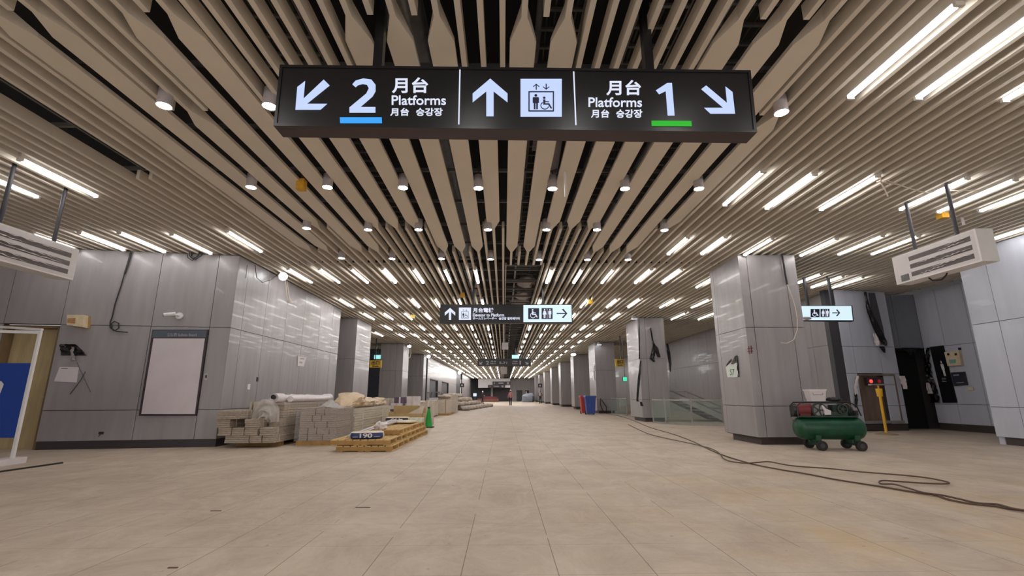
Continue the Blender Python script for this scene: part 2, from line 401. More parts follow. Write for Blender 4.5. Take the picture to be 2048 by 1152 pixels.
# double keel at the rim of the open strip, and the services above the slats
mb = MB(); mb.box((.045, 11.7, ZC), (.065, YF, ZC+.15)); mb.box((1.02, 11.7, ZC), (1.045, 40, ZC+.15)); mb.build('strip_edge', M_slat, ceil)
for x, z, wd in [(-2.3, 4.78, .5), (1.55, 4.7, .45), (2.45, 4.74, .5), (.6, 4.9, .4)]:
    mb = MB(); mb.box((x-wd/2-.02, -3, z), (x-wd/2, 60, z+.08)); mb.box((x+wd/2, -3, z), (x+wd/2+.02, 60, z+.08))
    for i in range(170): mb.box((x-wd/2, -3+i*.27, z), (x+wd/2, -2.965+i*.27, z+.03))
    mb.build('cable_ladder', M_rail, ceil)
    mb = MB()
    for q in range(5):
        xx = x-wd/2+.05+q*(wd-.1)/4
        mb.tube([(xx+.012*math.sin(j*1.7+q), -3+j*2, z+.05) for j in range(30)], .011, 6)
    mb.build('cables', pm('cable_mix', S(74, 80, 62), .6, var=.3), ceil)
mb = MB().cyl((-1.05, -2, 5.0), (-1.05, 30, 5.0), .22, n=20); mb.build('air_duct', M_duct, ceil, smooth=True)
mb = MB()
for x in (-3.2, 2.12, .34): mb.cyl((x, -3, 4.66), (x, 60, 4.66), .03, n=8)
mb.build('conduit', M_duct, ceil, smooth=True)
mb = MB().box((.42, 5.6, 4.62), (.62, 6.35, 4.66))
for i in range(14): mb.box((.42, 5.62+i*.052, 4.6), (.62, 5.64+i*.052, 4.62))
mb.build('air_grille', M_canbody, ceil)
mb = MB()
for i in range(46):
    y = 11.9+i*.42+random.uniform(-.12, .12); z = 4.5+random.random()*.6
    mb.cyl((.07, y, z), (1.0, y+random.uniform(-.1, .1), z), random.choice([.012, .02, .035]), n=6)
mb.build('cross_pipes', M_rail, ceil)
MB().cyl((.3, 16.2, 4.9), (1.4, 16.2, 4.9), .06, n=12).build('red_pipe', M_redd, ceil, smooth=True)
mb = MB().ell((.75, 15.2, 4.8), (.3, .5, .2), jit=.4, seed=3); mb.ell((.72, 17.2, 4.75), (.32, .35, .16), jit=.4, seed=5); mb.ell((.62, 18.6, 4.8), (.42, .3, .14), jit=.4, seed=8)
mb.build('duct_insulation', M_canbody, ceil, smooth=True)
mb = MB(); mb.cyl((.74, 7.0, 4.62), (.74, 5.7, 4.9), .13, n=14); mb.build('flexible_duct', M_canbody, ceil, smooth=True)

# ---------------------------------------------------------------- walls (panels on a dark back)
def panel_wall(name, a, b, zs, us, mt, th=.03, gap=.012, back=.12, side=1, skip=()):
    """cladding from a to b (plan); face looks to the left of a->b when side=1; us: joint distances from a; skip: (u0,u1,z0,z1) holes"""
    A, B = Vector((*a, 0)), Vector((*b, 0)); d = (B-A).normalized(); L = (B-A).length; nrm = Vector((-d.y, d.x, 0))*side
    us = [0]+[u for u in us if 0 < u < L]+[L]
    P = lambda u, z, w: A+d*u+Vector((0, 0, z))+nrm*w
    mb = MB()
    cells = [(us[i]+gap/2, us[i+1]-gap/2, zs[j]+gap/2, zs[j+1]-gap/2) for i in range(len(us)-1) for j in range(len(zs)-1)]
    for u0, u1, z0, z1 in cells:
        if any(u0 >= h[0]-.05 and u1 <= h[1]+.05 and z0 >= h[2]-.05 and z1 <= h[3]+.05 for h in skip): continue
        mb.prism([(u0, z0), (u1, z0), (u1, z1), (u0, z1)], P, -th, 0)
    mb.mat(1)
    if skip:
        for u0, u1, z0, z1 in [(us[i], us[i+1], zs[j], zs[j+1]) for i in range(len(us)-1) for j in range(len(zs)-1)]:
            if any(u0 >= h[0]-.05 and u1 <= h[1]+.05 and z0 >= h[2]-.05 and z1 <= h[3]+.05 for h in skip): continue
            mb.prism([(u0, z0), (u1, z0), (u1, z1), (u0, z1)], P, -th-back, -th-.001)
    else: mb.prism([(0, zs[0]), (L, zs[0]), (L, zs[-1]), (0, zs[-1])], P, -th-back, -th-.001)
    o = struct(mb.build(name, [mt, M_back])); return o, P
ZW = ZC+.0
# the left block: a front with a door, turning the corner into the hall
AL, AC = (-14.2, 9.78), (-6.31, 10.91)
dA = (Vector(AC)-Vector(AL)).normalized(); LA = (Vector(AC)-Vector(AL)).length
uA = lambda x: (x-AL[0])/dA.x
wallA, PA = panel_wall('wall_left_front', AL, AC, [.16, .79, 2.62, ZW], [uA(x) for x in (-12.9, -11.8, -10.80, -9.73, -7.95, -6.75)], M_panel, side=-1, skip=[(uA(-10.80), uA(-9.73), 0, 2.62)])
struct(MB().prism([(uA(-9.70), .0), (LA+.012, .0), (LA+.012, .16), (uA(-9.70), .16)], PA, -.06, .012).build('baseboard_left', M_skirt))
struct(MB().prism([(uA(-14.2), .0), (uA(-10.86), .0), (uA(-10.86), .16), (uA(-14.2), .16)], PA, -.06, .012).build('baseboard_left_corner', M_skirt))
mb = MB(); u0, u1 = uA(-10.80), uA(-9.73)
mb.prism([(u0, 0), (u1, 0), (u1, 2.6), (u0, 2.6)], PA, -.30, -.26)
door = struct(mb.build('door_left', M_door))
mb = MB(); mb.prism([(u0, 0), (u0+.05, 0), (u0+.05, 2.6), (u0, 2.6)], PA, -.25, -.03); mb.prism([(u1-.05, 0), (u1, 0), (u1, 2.6), (u1-.05, 2.6)], PA, -.25, -.03); mb.prism([(u0, 2.54), (u1, 2.54), (u1, 2.6), (u0, 2.6)], PA, -.25, -.03)
mb.build('door_frame', pm('door_frame_brown', S(120, 98, 70), .6), door)
mb = MB(); mb.prism([(u1-.13, .95), (u1-.1, .95), (u1-.1, 1.2), (u1-.13, 1.2)], PA, -.258, -.23); mb.prism([(u1-.22, 1.06), (u1-.1, 1.06), (u1-.1, 1.09), (u1-.22, 1.09)], PA, -.23, -.21); mb.build('door_handle', M_steel, door)
wallS, PS = panel_wall('wall_left', AC, (-6.31, 18.1), [.16, .79, 2.62, ZW], [.45, 1.5, 2.7, 3.9, 5.2, 6.4], M_panel, side=-1)
struct(MB().box((-6.37, 10.9, 0), (-6.298, 18.1, .16)).build('baseboard_left_hall', M_skirt))
struct(MB().box((-14.2, 17.9, 0), (-6.35, 18.1, ZW)).build('wall_left_back', M_back))
struct(MB().box((-14.6, 18, 0), (-14.4, 96, ZC+.1)).build('wall_left_outer', M_dgrey))
struct(MB().box((-14.4, 34.0, 0), (-8.6, 34.2, ZC)).build('wall_left_cross', pm('blue_grey_wall', S(92, 96, 108), .5)))
struct(MB().box((-14.4, -6.8, 0), (-14.2, 9.8, ZC)).build('wall_left_near', M_panel))
# left shop front with two window openings, further back
wE, PE = panel_wall('wall_left_far', (-6.40, 40.3), (-6.40, 65), [.15, .9, 2.55, ZW], [1.4, 6.6, 9.6, 15.6, 18, 21], M_panel, side=-1, skip=[(1.4, 6.6, .9, 2.55), (9.6, 15.6, .9, 2.55)])
for i, (a, b) in enumerate([(41.7, 46.9), (49.9, 55.9)]):
    mb = MB()
    for y in (a, b-.06): mb.box((-6.6, y, .9), (-6.39, y+.06, 2.55))
    mb.box((-6.6, a, 2.49), (-6.39, b, 2.55)); mb.box((-6.6, a, .9), (-6.39, b, .96))
    wf = struct(mb.build('window_%d' % (i+1), M_dgrey)); MB().box((-6.58, a+.06, .96), (-6.56, b-.06, 2.49)).build('pane', M_dgrey, wf)
wF, PF = panel_wall('wall_left_end', (-6.40, 74), (-6.40, 95.5), [.15, 2.6, ZW], [4, 8, 12, 16], M_panel, side=-1)
struct(MB().box((-6.75, 65, 0), (-6.6, 74, ZW)).build('wall_left_recess', M_dgrey))
# right: near wall, toilet front, doorway, outer wall
wR, PR = panel_wall('wall_right', (10.93, -5), (10.93, 10.72), [.16, .80, 2.65, ZW], [15.72-k for k in (14, 12.6, 11.2, 9.8, 8.4, 7, 5.6, 4.2, 2.8, 1.6, .62)][::1], M_panel_b, side=1)
struct(MB().box((11.0, -5, 0), (11.1, 10.6, .16)).build('baseboard_right', M_plinth))
struct(MB().box((10.98, 10.60, 0), (16, 10.72, ZW)).build('wall_right_return', M_panel_b))
wT, PT = panel_wall('wall_toilet_front', (10.55, 14.50), (12.45, 14.82), [.2, .75, 1.72, 2.55, ZW], [.37, 1.32], M_panel_b, side=-1, skip=[(.37, 1.75, .2, 1.72)])
MBx = MB().prism([(0, 0), (1.927, 0), (1.927, .2), (0, .2)], PT, -.12, -.02); struct(MBx.build('baseboard_toilet', M_plinth))
struct(MB().box((10.26, 14.55, 0), (10.56, 14.75, ZW)).build('trim_toilet_corner', M_dgrey))
wTD, PTD = panel_wall('wall_toilet_lintel', (12.45, 15.22), (13.75, 15.22), [2.55, ZW], [.52], pm('panel_pale_shaded', S(128, 130, 140), .4, var=.05), side=-1)  # shade of the recess put into a darker panel colour
struct(MB().box((12.40, 14.86, 0), (12.46, 15.3, ZW)).build('trim_doorway', M_panel_b))
dT = struct(MB().box((12.46, 15.6, 0), (13.75, 15.66, 2.56)).build('doorway_dark', M_dark))  # black sheet in the open doorway, its darkness put into the colour
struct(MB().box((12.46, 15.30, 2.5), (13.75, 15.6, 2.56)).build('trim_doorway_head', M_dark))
wT2, PT2 = panel_wall('wall_toilet_side', (13.75, 13.0), (13.75, 15.22), [.2, .78, 2.55, ZW], [.55, 1.45], M_panel_b, side=1)
struct(MB().box((13.78, 13.0, 0), (13.9, 15.22, .2)).build('baseboard_toilet_side', M_plinth))
wO, PO = panel_wall('wall_right_outer', (10.55, 14.7), (10.55, 95.4), [.15, 2.65, ZW], [1.2*k for k in range(1, 68)], M_panel, side=1)
struct(MB().box((10.7, 14.85, 0), (12.42, 15.0, ZW)).build('wall_toilet_back', M_back))
struct(MB().box((12.3, 15.7, 0), (16, 15.9, ZW)).build('wall_toilet_inside', M_back))
struct(MB().box((15.8, 10.7, 0), (16, 15.7, ZW)).build('wall_toilet_passage', M_panel_b))
# end of the hall
mb = MB().box((-6.5, 95.6, 0), (11, 96, 5.7)); struct(mb.build('wall_end', M_dgrey))
mb = MB().box((1.3, 95.0, 0), (10.5, 95.6, ZC)); struct(mb.build('wall_end_right', M_panel))
bh = MB().box((-4.9, 92.5, 2.6), (1.25, 95.6, ZC)); struct(bh.build('trim_bulkhead', M_white))
struct(MB().box((-2.5, 94.6, 0), (-2.1, 95.6, 2.6)).build('trim_pier', M_panel))
struct(MB().box((2.55, 94.9, 0), (3.7, 95.0, 2.15)).build('door_end', M_dgrey))
wn = struct(MB().box((4.2, 94.9, .95), (5.0, 95.0, 2.1)).build('window_3', M_black)); MB().box((4.3, 94.88, 1.3), (4.6, 94.9, 1.9)).build('pane', M_paper, wn)

# ---------------------------------------------------------------- columns
def column(x0, x1, y0, y1, label, ub=(), zs=(.16, .83, 2.6, ZC), mt=None, group='clad columns along the hall', pl=.13):
    mt = mt or M_panel
    t = thing('clad_column', label, 'column', ((x0+x1)/2, (y0+y1)/2, 0), 0, group)
    MB().box((x0+pl, y0+pl, 0), (x1-pl, y1-pl, .17)).build('plinth', M_plinth, t)
    MB().box((x0+.035, y0+.035, .15), (x1-.035, y1-.035, ZC)).build('core', M_back, t)
    g = .006
    for nm, A, d, L, nr, us in (('front_cladding', (x0, y0), (1, 0), x1-x0, (0, -1), list(ub)), ('side_cladding', (x0, y0+.0345), (0, 1), y1-y0-.069, (-1, 0), [(y1-y0)*.86]), ('side_cladding', (x1, y0+.0345), (0, 1), y1-y0-.069, (1, 0), []), ('rear_cladding', (x0, y1), (1, 0), x1-x0, (0, 1), [])):
        mb = MB(); u_ = [0]+us+[L]
        for i in range(len(u_)-1):
            for j in range(len(zs)-1):
                a, b = u_[i]+(g if i else 0), u_[i+1]-(g if i < len(u_)-2 else 0)
                P = lambda u, v, w: Vector((A[0]+d[0]*u+nr[0]*w, A[1]+d[1]*u+nr[1]*w, v))
                mb.prism([(a, zs[j]+g), (b, zs[j]+g), (b, zs[j+1]-g), (a, zs[j+1]-g)], P, -.034, 0)
        mb.build(nm, mt, t)
    return t
R1 = column(5.60, 6.97, 10.72, 12.3, 'big grey column with the S7 plate, behind the green compressor', (.2, 1.1))
R2 = column(5.78, 6.93, 20.1, 22.0, 'grey column with torn black film beside the glass railing', (.32,), zs=(.16, .9, 2.6, ZC))
R3 = column(5.72, 6.95, 29.6, 31.8, 'grey column right behind the red and blue bins', ())
ords = ['first', 'second', 'third', 'fourth', 'fifth', 'sixth', 'seventh', 'eighth', 'ninth', 'tenth', 'eleventh', 'twelfth', 'thirteenth', 'fourteenth']
for i, y in enumerate([38.4, 47.3, 56.2, 66.0, 76.0, 86.0]):
    column(5.65, 7.1, y, y+1.7, 'grey column on the right of the hall, %s one beyond the bins' % ords[i+0 if i == 0 else i], (), (.2, ZC))
column(-8.4, -6.30, 20.2, 22.4, 'grey column just past the left wall, behind the wrapped roll', (1.1,), (.15, 2.0, 2.62, ZC)[0::1] if 0 else (.15, 2.62, ZC))
column(-7.80, -6.38, 30.2, 32.0, 'grey column right of the yellow exit sign, behind the violet cartons', (1.0,), (.15, 2.62, ZC))
column(-8.0, -6.42, 38.3, 39.6, 'grey column beside the far shop front, above the beige crate', (1.3,), (.15, 2.62, ZC))

# ---------------------------------------------------------------- hanging signs
FACE = {}
def hanging_poles(root, pts, ztop, r=.035, mt=None):
    for x, y, z in pts:
        MB().box((x-r, y-r, z), (x+r, y+r, ztop)).build('hanger_pole', mt or M_black, root)
def sign_box(root, Y, px, depth, frame=.025):
    """px: four photo corners (tl, tr, br, bl) of the face"""
    q = [Fy(x, y, Y) for x, y in px]
    B = Vector((0, depth, 0)); F_ = Vector((0, -.012, 0))
    mb = MB()
    vs = [a+B for a in q]+[a for a in q]
    mb._add(vs, [(0, 1, 2, 3), (0, 4, 5, 1), (1, 5, 6, 2), (3, 7, 4, 0)]); mb.mat(1)._add([q[3], q[2], q[2]+B, q[3]+B], [(0, 3, 2, 1)])
    mb.build('case', [M_black, M_under], root)
    c = sum(q, Vector())/4
    inn = [a+(c-a).normalized()*0+Vector((frame if a.x < c.x else -frame, 0, -frame if a.z > c.z else frame)) for a in q]
    mb = MB()
    for i in range(4):
        j = (i+1) % 4
        mb._add([q[i]+F_, q[j]+F_, inn[j]+F_, inn[i]+F_, q[i], q[j], inn[j], inn[i]], [(0, 3, 2, 1), (0, 1, 5, 4), (3, 7, 6, 2), (1, 2, 6, 5), (0, 4, 7, 3)])
    mb.build('frame', M_black, root)
    f = [a+Vector((0, -.002, 0)) for a in inn]
    FACE[root.name] = MB()._add([*f, *[a+Vector((0, .001, 0)) for a in f]], [(3, 2, 1, 0), (4, 5, 6, 7), (0, 1, 5, 4), (1, 2, 6, 5), (2, 3, 7, 6), (3, 0, 4, 7)]).build('face_panel', M_face, root)
    return q
# first sign, over the camera's path
Y1 = 3.6
s1 = thing('hanging_sign', 'big black platform sign nearest overhead, with lit 2 and 1 and three arrows', 'sign', (.11, 3.68, 3.2))
q1 = sign_box(s1, Y1, [(561, 131), (1500, 142), (1513, 266), (548, 253)], .17)
hanging_poles(s1, [(-1.13, 3.70, 3.86), (1.31, 3.70, 3.85)], 5.7, .04)
P1 = lambda px, py, w=0: Fy(px, py, Y1)+Vector((0, -.004-w, 0))
za = lambda pts: [(500+a/3.413, 100+b/3.413) for a, b in pts]
zb = lambda pts: [(1000+a/3.413, 100+b/3.413) for a, b in pts]
def flat(name, polys, P, mt, root, w=.003):
    mb = MB()
    for p in polys: mb.prism(p, P, 0, w)
    return mb.build(name, mt, root)
f1 = FACE[s1.name]
flat('arrow', [za([(505, 205), (545, 245), (390, 370), (528, 370), (483, 410), (312, 410), (325, 255), (378, 215), (367, 335)])], P1, M_lit, f1)
flat('arrow', [za([(1640, 198), (1758, 300), (1758, 360), (1663, 285), (1663, 455), (1613, 455), (1613, 285), (1520, 360), (1520, 300)])], P1, M_lit, f1)
flat('arrow', [zb([(1372, 270), (1405, 245), (1548, 365), (1537, 252), (1585, 290), (1602, 437), (1435, 437), (1392, 397), (1522, 397)])], P1, M_lit, f1)
two = [(680, 395), (795, 300), (812, 265), (800, 240), (770, 235), (740, 242), (722, 257), (700, 237), (722, 212), (775, 197), (830, 205), (858, 240), (858, 285), (838, 320), (755, 392), (857, 392), (857, 430), (680, 430)]
flat('numeral_two', [za(two)], P1, M_lit, f1)
flat('numeral_one', [zb([(1140, 228), (1172, 228), (1190, 450), (1143, 450), (1130, 283), (1085, 305), (1063, 278)])], P1, M_lit, f1)
flat('blue_bar', [za([(615, 462), (900, 462), (902, 502), (617, 502)])], P1, M_blue, f1)
flat('green_bar', [zb([(1032, 485), (1304, 487), (1307, 523), (1034, 521)])], P1, M_green, f1)
flat('divider', [za([(1429, 137), (1438, 137), (1430, 510), (1421, 510)])], P1, M_lit2, f1)
flat('divider', [zb([(498, 150), (507, 150), (522, 515), (513, 515)])], P1, M_lit2, f1)
def tx(body, b, P, root, bold=.012, mt=None, **k):      # b: x0, x1, ytop, ybottom in the photo
    return text(body, (b[0], b[1], b[3], b[2]), P, 'lettering', mt or M_lit2, root, bold, **k)
def zbx(o, s, *b): return (o[0]+b[0]/s, o[0]+b[1]/s, o[1]+b[2]/s, o[1]+b[3]/s)
A3, B3 = (500, 100), (1000, 100)
tx('月台', zbx(A3, 3.413, 970, 1217, 190, 297), P1, f1, .022); tx('Platforms', zbx(A3, 3.413, 968, 1338, 312, 378), P1, f1); tx('月台', zbx(A3, 3.413, 958, 1086, 398, 452), P1, f1, .022); tx('승강장', zbx(A3, 3.413, 1134, 1316, 398, 452), P1, f1, .022)
tx('月台', zbx(B3, 3.413, 725, 962, 208, 312), P1, f1, .022); tx('Platforms', zbx(B3, 3.413, 603, 968, 326, 392), P1, f1); tx('月台', zbx(B3, 3.413, 620, 745, 408, 465), P1, f1, .022); tx('승강장', zbx(B3, 3.413, 792, 970, 408, 465), P1, f1, .022)
def lift_picto(root, P, x0, x1, y0, y1, w, lit):
    X = lambda a: x0+(x1-x0)*a; Yy = lambda b: y1+(y0-y1)*b
    o = flat('pictogram', [[(x0, y0), (x1, y0), (x1, y1), (x0, y1)]], P, lit, root, w)
    Q = lambda u, v, ww: P(X(u), Yy(v), w+ww)
    mb = MB()
    for r in ([(.19, .64), (.81, .64), (.81, .67), (.19, .67)], [(.19, .13), (.81, .13), (.81, .16), (.19, .16)], [(.19, .16), (.22, .16), (.22, .64), (.19, .64)], [(.78, .16), (.81, .16), (.81, .64), (.78, .64)]): mb.prism(r, Q, 0, w)
    up_ = [(-.013, 0), (.013, 0), (.013, .12), (.07, .07), (.08, .085), (0, .155), (-.08, .085), (-.07, .07), (-.013, .12)]
    mb.prism([(.38+u, .71+v) for u, v in up_], Q, 0, w); mb.prism([(.62-u, .865-v) for u, v in up_], Q, 0, w)
    plus(mb, MAN, Q, .37, .19, .40, 0, w); plus(mb, CHAIR, Q, .58, .19, .34, 0, w)
    mb.build('pictogram_lines', M_navy, o)
lift_picto(s1, P1, 1041, 1123.5, 158.7, 234, .003, M_lit)
# second sign
Y2 = 14.0
s2 = thing('hanging_sign', 'elevator sign in mid hall, black half and lit white toilet half', 'sign', (.06, 14.06, 3.15))
sign_box(s2, Y2, [(880, 609), (1144, 608.5), (1145, 647), (879, 647)], .12, .02)
hanging_poles(s2, [(-.92, 14.06, 3.75), (1.2, 14.06, 3.75)], 5.7, .03)
C2 = (860, 600); k2 = 6.827
P2 = lambda px, py, w=0: Fy(px, py, Y2)+Vector((0, -.006-w, 0))
zc2 = lambda pts: [(860+a/k2, 600+b/k2) for a, b in pts]
f2 = FACE[s2.name]
flat('arrow', [zc2([(275, 108), (345, 170), (345, 215), (290, 165), (287, 272), (258, 272), (258, 165), (203, 215), (203, 170)])], P2, M_lit2, f2)
lift_picto(s2, P2, 860+395/k2, 860+560/k2, 600+104/k2, 600+272/k2, .006, M_lit2)
tx('月台電梯', zbx(C2, k2, 585, 866, 108, 172), P2, f2, .03, w1=.008); tx('Elevator to Platform', zbx(C2, k2, 585, 1012, 184, 226), P2, f2, .02, w1=.008)
tx('ホームエレベーター', zbx(C2, k2, 585, 912, 234, 268), P2, f2, .03, w1=.008); tx('승강장 엘리베이터', zbx(C2, k2, 940, 1224, 234, 272), P2, f2, .03, w1=.008)
def toilet_panel(root, P, quad, sq1, sq2, arrow, lit, th):
    o = flat('lit_panel', [quad], P, lit, root, th)
    for sq, icons in ((sq1, 'c'), (sq2, 'mw')):
        a, b, c, d = sq                                # x0, x1, y0, y1
        flat('pictogram_square', [[(a, c), (b, c), (b, d), (a, d)]], lambda u, v, w: P(u, v, th+w), M_navy, root, th)
        Q = lambda u, v, w: P(a+(b-a)*u, d+(c-d)*v, 2*th+w)
        mb = MB()
        if icons == 'c': plus(mb, CHAIR, Q, .42, .1, .82, 0, th)
        else:
            plus(mb, WOMAN, Q, .27, .08, .84, 0, th, .85); plus(mb, MAN, Q, .75, .08, .84, 0, th, .85); mb.prism([(.49, .05), (.52, .05), (.52, .95), (.49, .95)], Q, 0, th)
        mb.build('pictogram', M_lit2, root)
    x0, x1, y0, y1 = arrow; Q = lambda u, v, w: P(x0+(x1-x0)*u, y1+(y0-y1)*v, th+w)
    flat('arrow', [[(0, .44), (0, .56), (.8, .56), (.48, .92), (.62, 1), (1, .5), (.62, 0), (.48, .08), (.8, .44)]], Q, M_navy, root, th)
xx = lambda a: 860+a/k2
yy = lambda b: 600+b/k2
toilet_panel(s2, P2, [(xx(1275), yy(70)), (xx(1930), yy(68)), (xx(1935), yy(300)), (xx(1275), yy(302))], (xx(1340), xx(1490), yy(113), yy(262)), (xx(1523), xx(1673), yy(112), yy(260)), (xx(1728), xx(1875), yy(120), yy(250)), M_litc, .006)
# third sign, unlit
Y3 = 30.0
s3 = thing('hanging_sign', 'dim unlit platform sign far along the hall, grey arrows with 2 and 1', 'sign', (.0, 30.1, 2.88))
sign_box(s3, Y3, [(955, 717.5), (1061, 717.5), (1061, 732), (955, 732)], .2, .03)
hanging_poles(s3, [(-1.2, 30.1, 3.36), (1.2, 30.1, 3.36)], 5.6, .03)
M_dim = pm('dim_letter', S(150, 146, 150), .5, var=0)
P3 = lambda px, py, w=0: Fy(px, py, Y3)+Vector((0, -.008-w, 0))
z3 = lambda pts: [(860+a/4.8, 590+b/4.8) for a, b in pts]
f3 = FACE[s3.name]
flat('arrow', [z3([(500, 640), (506, 646), (488, 660), (500, 661), (498, 667), (475, 667), (475, 642), (481, 640), (482, 655)])], P3, M_dim, f3)
flat('arrow', [z3([(918, 640), (912, 646), (930, 660), (918, 661), (920, 667), (943, 667), (943, 642), (937, 640), (936, 655)])], P3, M_dim, f3)
for t_, b in (('2', (538, 566, 632, 668)), ('1', (860, 872, 632, 668)), ('月台', (580, 634, 630, 645)), ('Platforms', (580, 634, 652, 664)), ('S-71', (665, 740, 640, 662)), ('月台', (790, 842, 630, 645)), ('Platforms', (790, 842, 652, 664))):
    tx(t_, zbx((860, 590), 4.8, *b), P3, f3, .02, M_dim, w1=.01)
# two boards on the far bulkhead
for (a, b, c, d, lab) in ((985, 1021, 763, 769.5, 'upper dark sign board hanging at the far end wall'), (976, 1010, 769.8, 775.5, 'lower dark sign board hanging at the far end wall')):
    t = thing('hanging_sign', lab, 'sign', Fy((a+b)/2, d, 92.2), 0)
    sign_box(t, 92.2, [(a, c), (b, c), (b, d), (a, d)], .3, .05)
    Pq = lambda px, py, w=0: Fy(px, py, 92.2)+Vector((0, -.02-w, 0))
    flat('mark', [[(a+3, c+2), (a+5, c+2), (a+5, d-2), (a+3, d-2)], [(a+12, c+2), (a+22, c+2), (a+22, d-2), (a+12, d-2)], [(b-7, c+1), (b-3, c+1), (b-3, d-1), (b-7, d-1)]], Pq, M_dim, t, .01)
# lit toilet sign at the right
Y4 = 12.9
s4 = thing('hanging_sign', 'lit white toilet sign with arrow, right of the big S7 column', 'sign', Fy(1650, 643, Y4))
q = sign_box(s4, Y4, [(1560, 611), (1704, 611), (1707, 643), (1560, 641)], .12, .015)
P4 = lambda px, py, w=0: Fy(px, py, Y4)+Vector((0, -.006-w, 0))
z4 = lambda a, b: (1580+a/9.6, 540+b/9.6)
toilet_panel(s4, P4, [(1562, 612.3), z4(1170, 690), z4(1200, 965), (1562, 640)], (z4(390, 0)[0], z4(560, 0)[0], z4(0, 750)[1], z4(0, 908)[1]), (z4(580, 0)[0], z4(750, 0)[0], z4(0, 748)[1], z4(0, 905)[1]), (z4(805, 0)[0], z4(955, 0)[0], z4(0, 757)[1], z4(0, 893)[1]), M_litc, .006)
hanging_poles(s4, [(8.62, 12.96, q[0].z), (9.32, 12.96, q[0].z)], 4.6, .03, M_dgrey)
MB().ell(P4(1612, 637, .02), (.13, .05, .045), jit=.3, seed=4).build('torn_wrap', M_canbody, s4, smooth=True)
# wrapped side signs, hung along the hall
def wrapped_sign(x, y0, y1, z0, z1, sgn, label, poles, slots, small=None):
    t = thing('wrapped_sign', label, 'sign', (x+sgn*.14, (y0+y1)/2, z0))
    xa, xb = (x, x+sgn*.26)
    MB().box((min(xa, xb), y0, z0), (max(xa, xb), y1, z1)).build('case', M_white, t)
    for k, (a, b, c, d) in enumerate(slots):
        MB().box((x-.004 if sgn > 0 else x-.004, a, c), (x+.004, b, d)).build('dark_slot', pm('slot_brown', S(66, 56, 56), .5), t)
    def fn(u, v):
        y = y0+.02+(y1-y0-.04)*u; z = z0+.02+(z1-z0-.04)*v
        return Vector((x-sgn*(.012+.012*abs(noise.noise(Vector((y*7, z*9, 1)))+.6*noise.noise(Vector((y*19, z*16, 2))))), y, z))
    MB().sheet(48, 16, fn, .001).build('plastic_film', M_film, t, smooth=True)
    for k, (a, b, c, d) in enumerate(slots):  # white ridges: film folds with their glints put in as white colour
        for h in range(2):
            L0 = a+(b-a)*(.0 if sgn > 0 else .35)*(1-h)+(b-a)*random.uniform(.05, .4)*h; L1 = min(L0+(b-a)*random.uniform(.35, .6), b)
            n = 22; MB().tube([(x-sgn*.03, L0+(L1-L0)*i/n, c+(d-c)*(.2+.6*(h if k % 2 else 1-h))+.018*noise.noise(Vector((i*.35, k*3+h, sgn)))-.02*(i/n-.5)) for i in range(n+1)], [.001+.007*abs(math.sin(i*.9+k))*math.sin(math.pi*i/n) for i in range(n+1)], 6).build('film_fold_glint', M_filmw, t, smooth=True)
    for py in poles: MB().cyl((x+sgn*.13, py, z1), (x+sgn*.13, py, 4.6), .028, n=10).build('hanger_pole', M_dgrey, t, smooth=True)
    return t
sl = lambda y0, y1, z0: [(y0+.10, y1-.12, z0+.345, z0+.42), (y0+.10, y1-.12, z0+.21, z0+.285), (y0+.10, y1-.12, z0+.075, z0+.15)]
wl = wrapped_sign(-7.05, 5.6, 7.6, 2.93, 3.45, -1, 'white film-wrapped hanging sign at the left edge, before the wall with the notice board', (6.45, 7.28), sl(5.6, 7.6, 2.93))
wr = wrapped_sign(6.95, 6.45, 7.98, 2.96, 3.46, 1, 'white film-wrapped hanging sign at the right, before the pale wall', (6.85, 7.62), [(6.55, 7.64, 3.30, 3.375), (6.55, 7.64, 3.165, 3.24), (6.55, 7.64, 3.03, 3.105)])
MB().box((6.945, 7.7, 2.99), (6.955, 7.86, 3.1)).build('dark_window', M_black, wr)
MB().tube([(7.05, 7.45, 2.96), (7.06, 7.4, 2.9), (7.07, 7.25, 2.88), (7.06, 7.15, 2.93), (7.05, 7.12, 2.96)], .012).build('loose_cable', M_cable, wr, smooth=True)
# yellow exit boards and emergency lamps in the side passages
def yboard(Y, px, label):
    a, b, c, d = px; t = thing('exit_board', label, 'sign', Fy((a+b)/2, d, Y))
    q = [Fy(a, c, Y), Fy(b, c, Y), Fy(b, d, Y), Fy(a, d, Y)]
    MB().box((q[3].x, Y, q[3].z), (q[1].x, Y+.1, q[1].z)).build('board', M_yelsign, t)
    P = lambda u, v, w=0: Fy(u, v, Y)+Vector((0, -.002-w, 0))
    text('出口', (a+(b-a)*.18, b-(b-a)*.18, c+(d-c)*.62, c+(d-c)*.1), P, 'lettering', M_navy, t, .03, w1=.01)
    text('Exit', (a+(b-a)*.25, b-(b-a)*.25, d-(d-c)*.08, c+(d-c)*.72), P, 'lettering', M_navy, t, .02, w1=.01)
    MB().box((q[0].x+.3, Y+.03, q[0].z), (q[0].x+.34, Y+.07, 4.5)).build('hanger_pole', M_black, t)
    return t
yboard(27.5, (739, 763.5, 720.5, 735), 'yellow exit board hanging in the gap on the left of the hall')
yboard(26.5, (1231, 1249, 718, 733), 'yellow exit board hanging in the gap on the right of the hall')
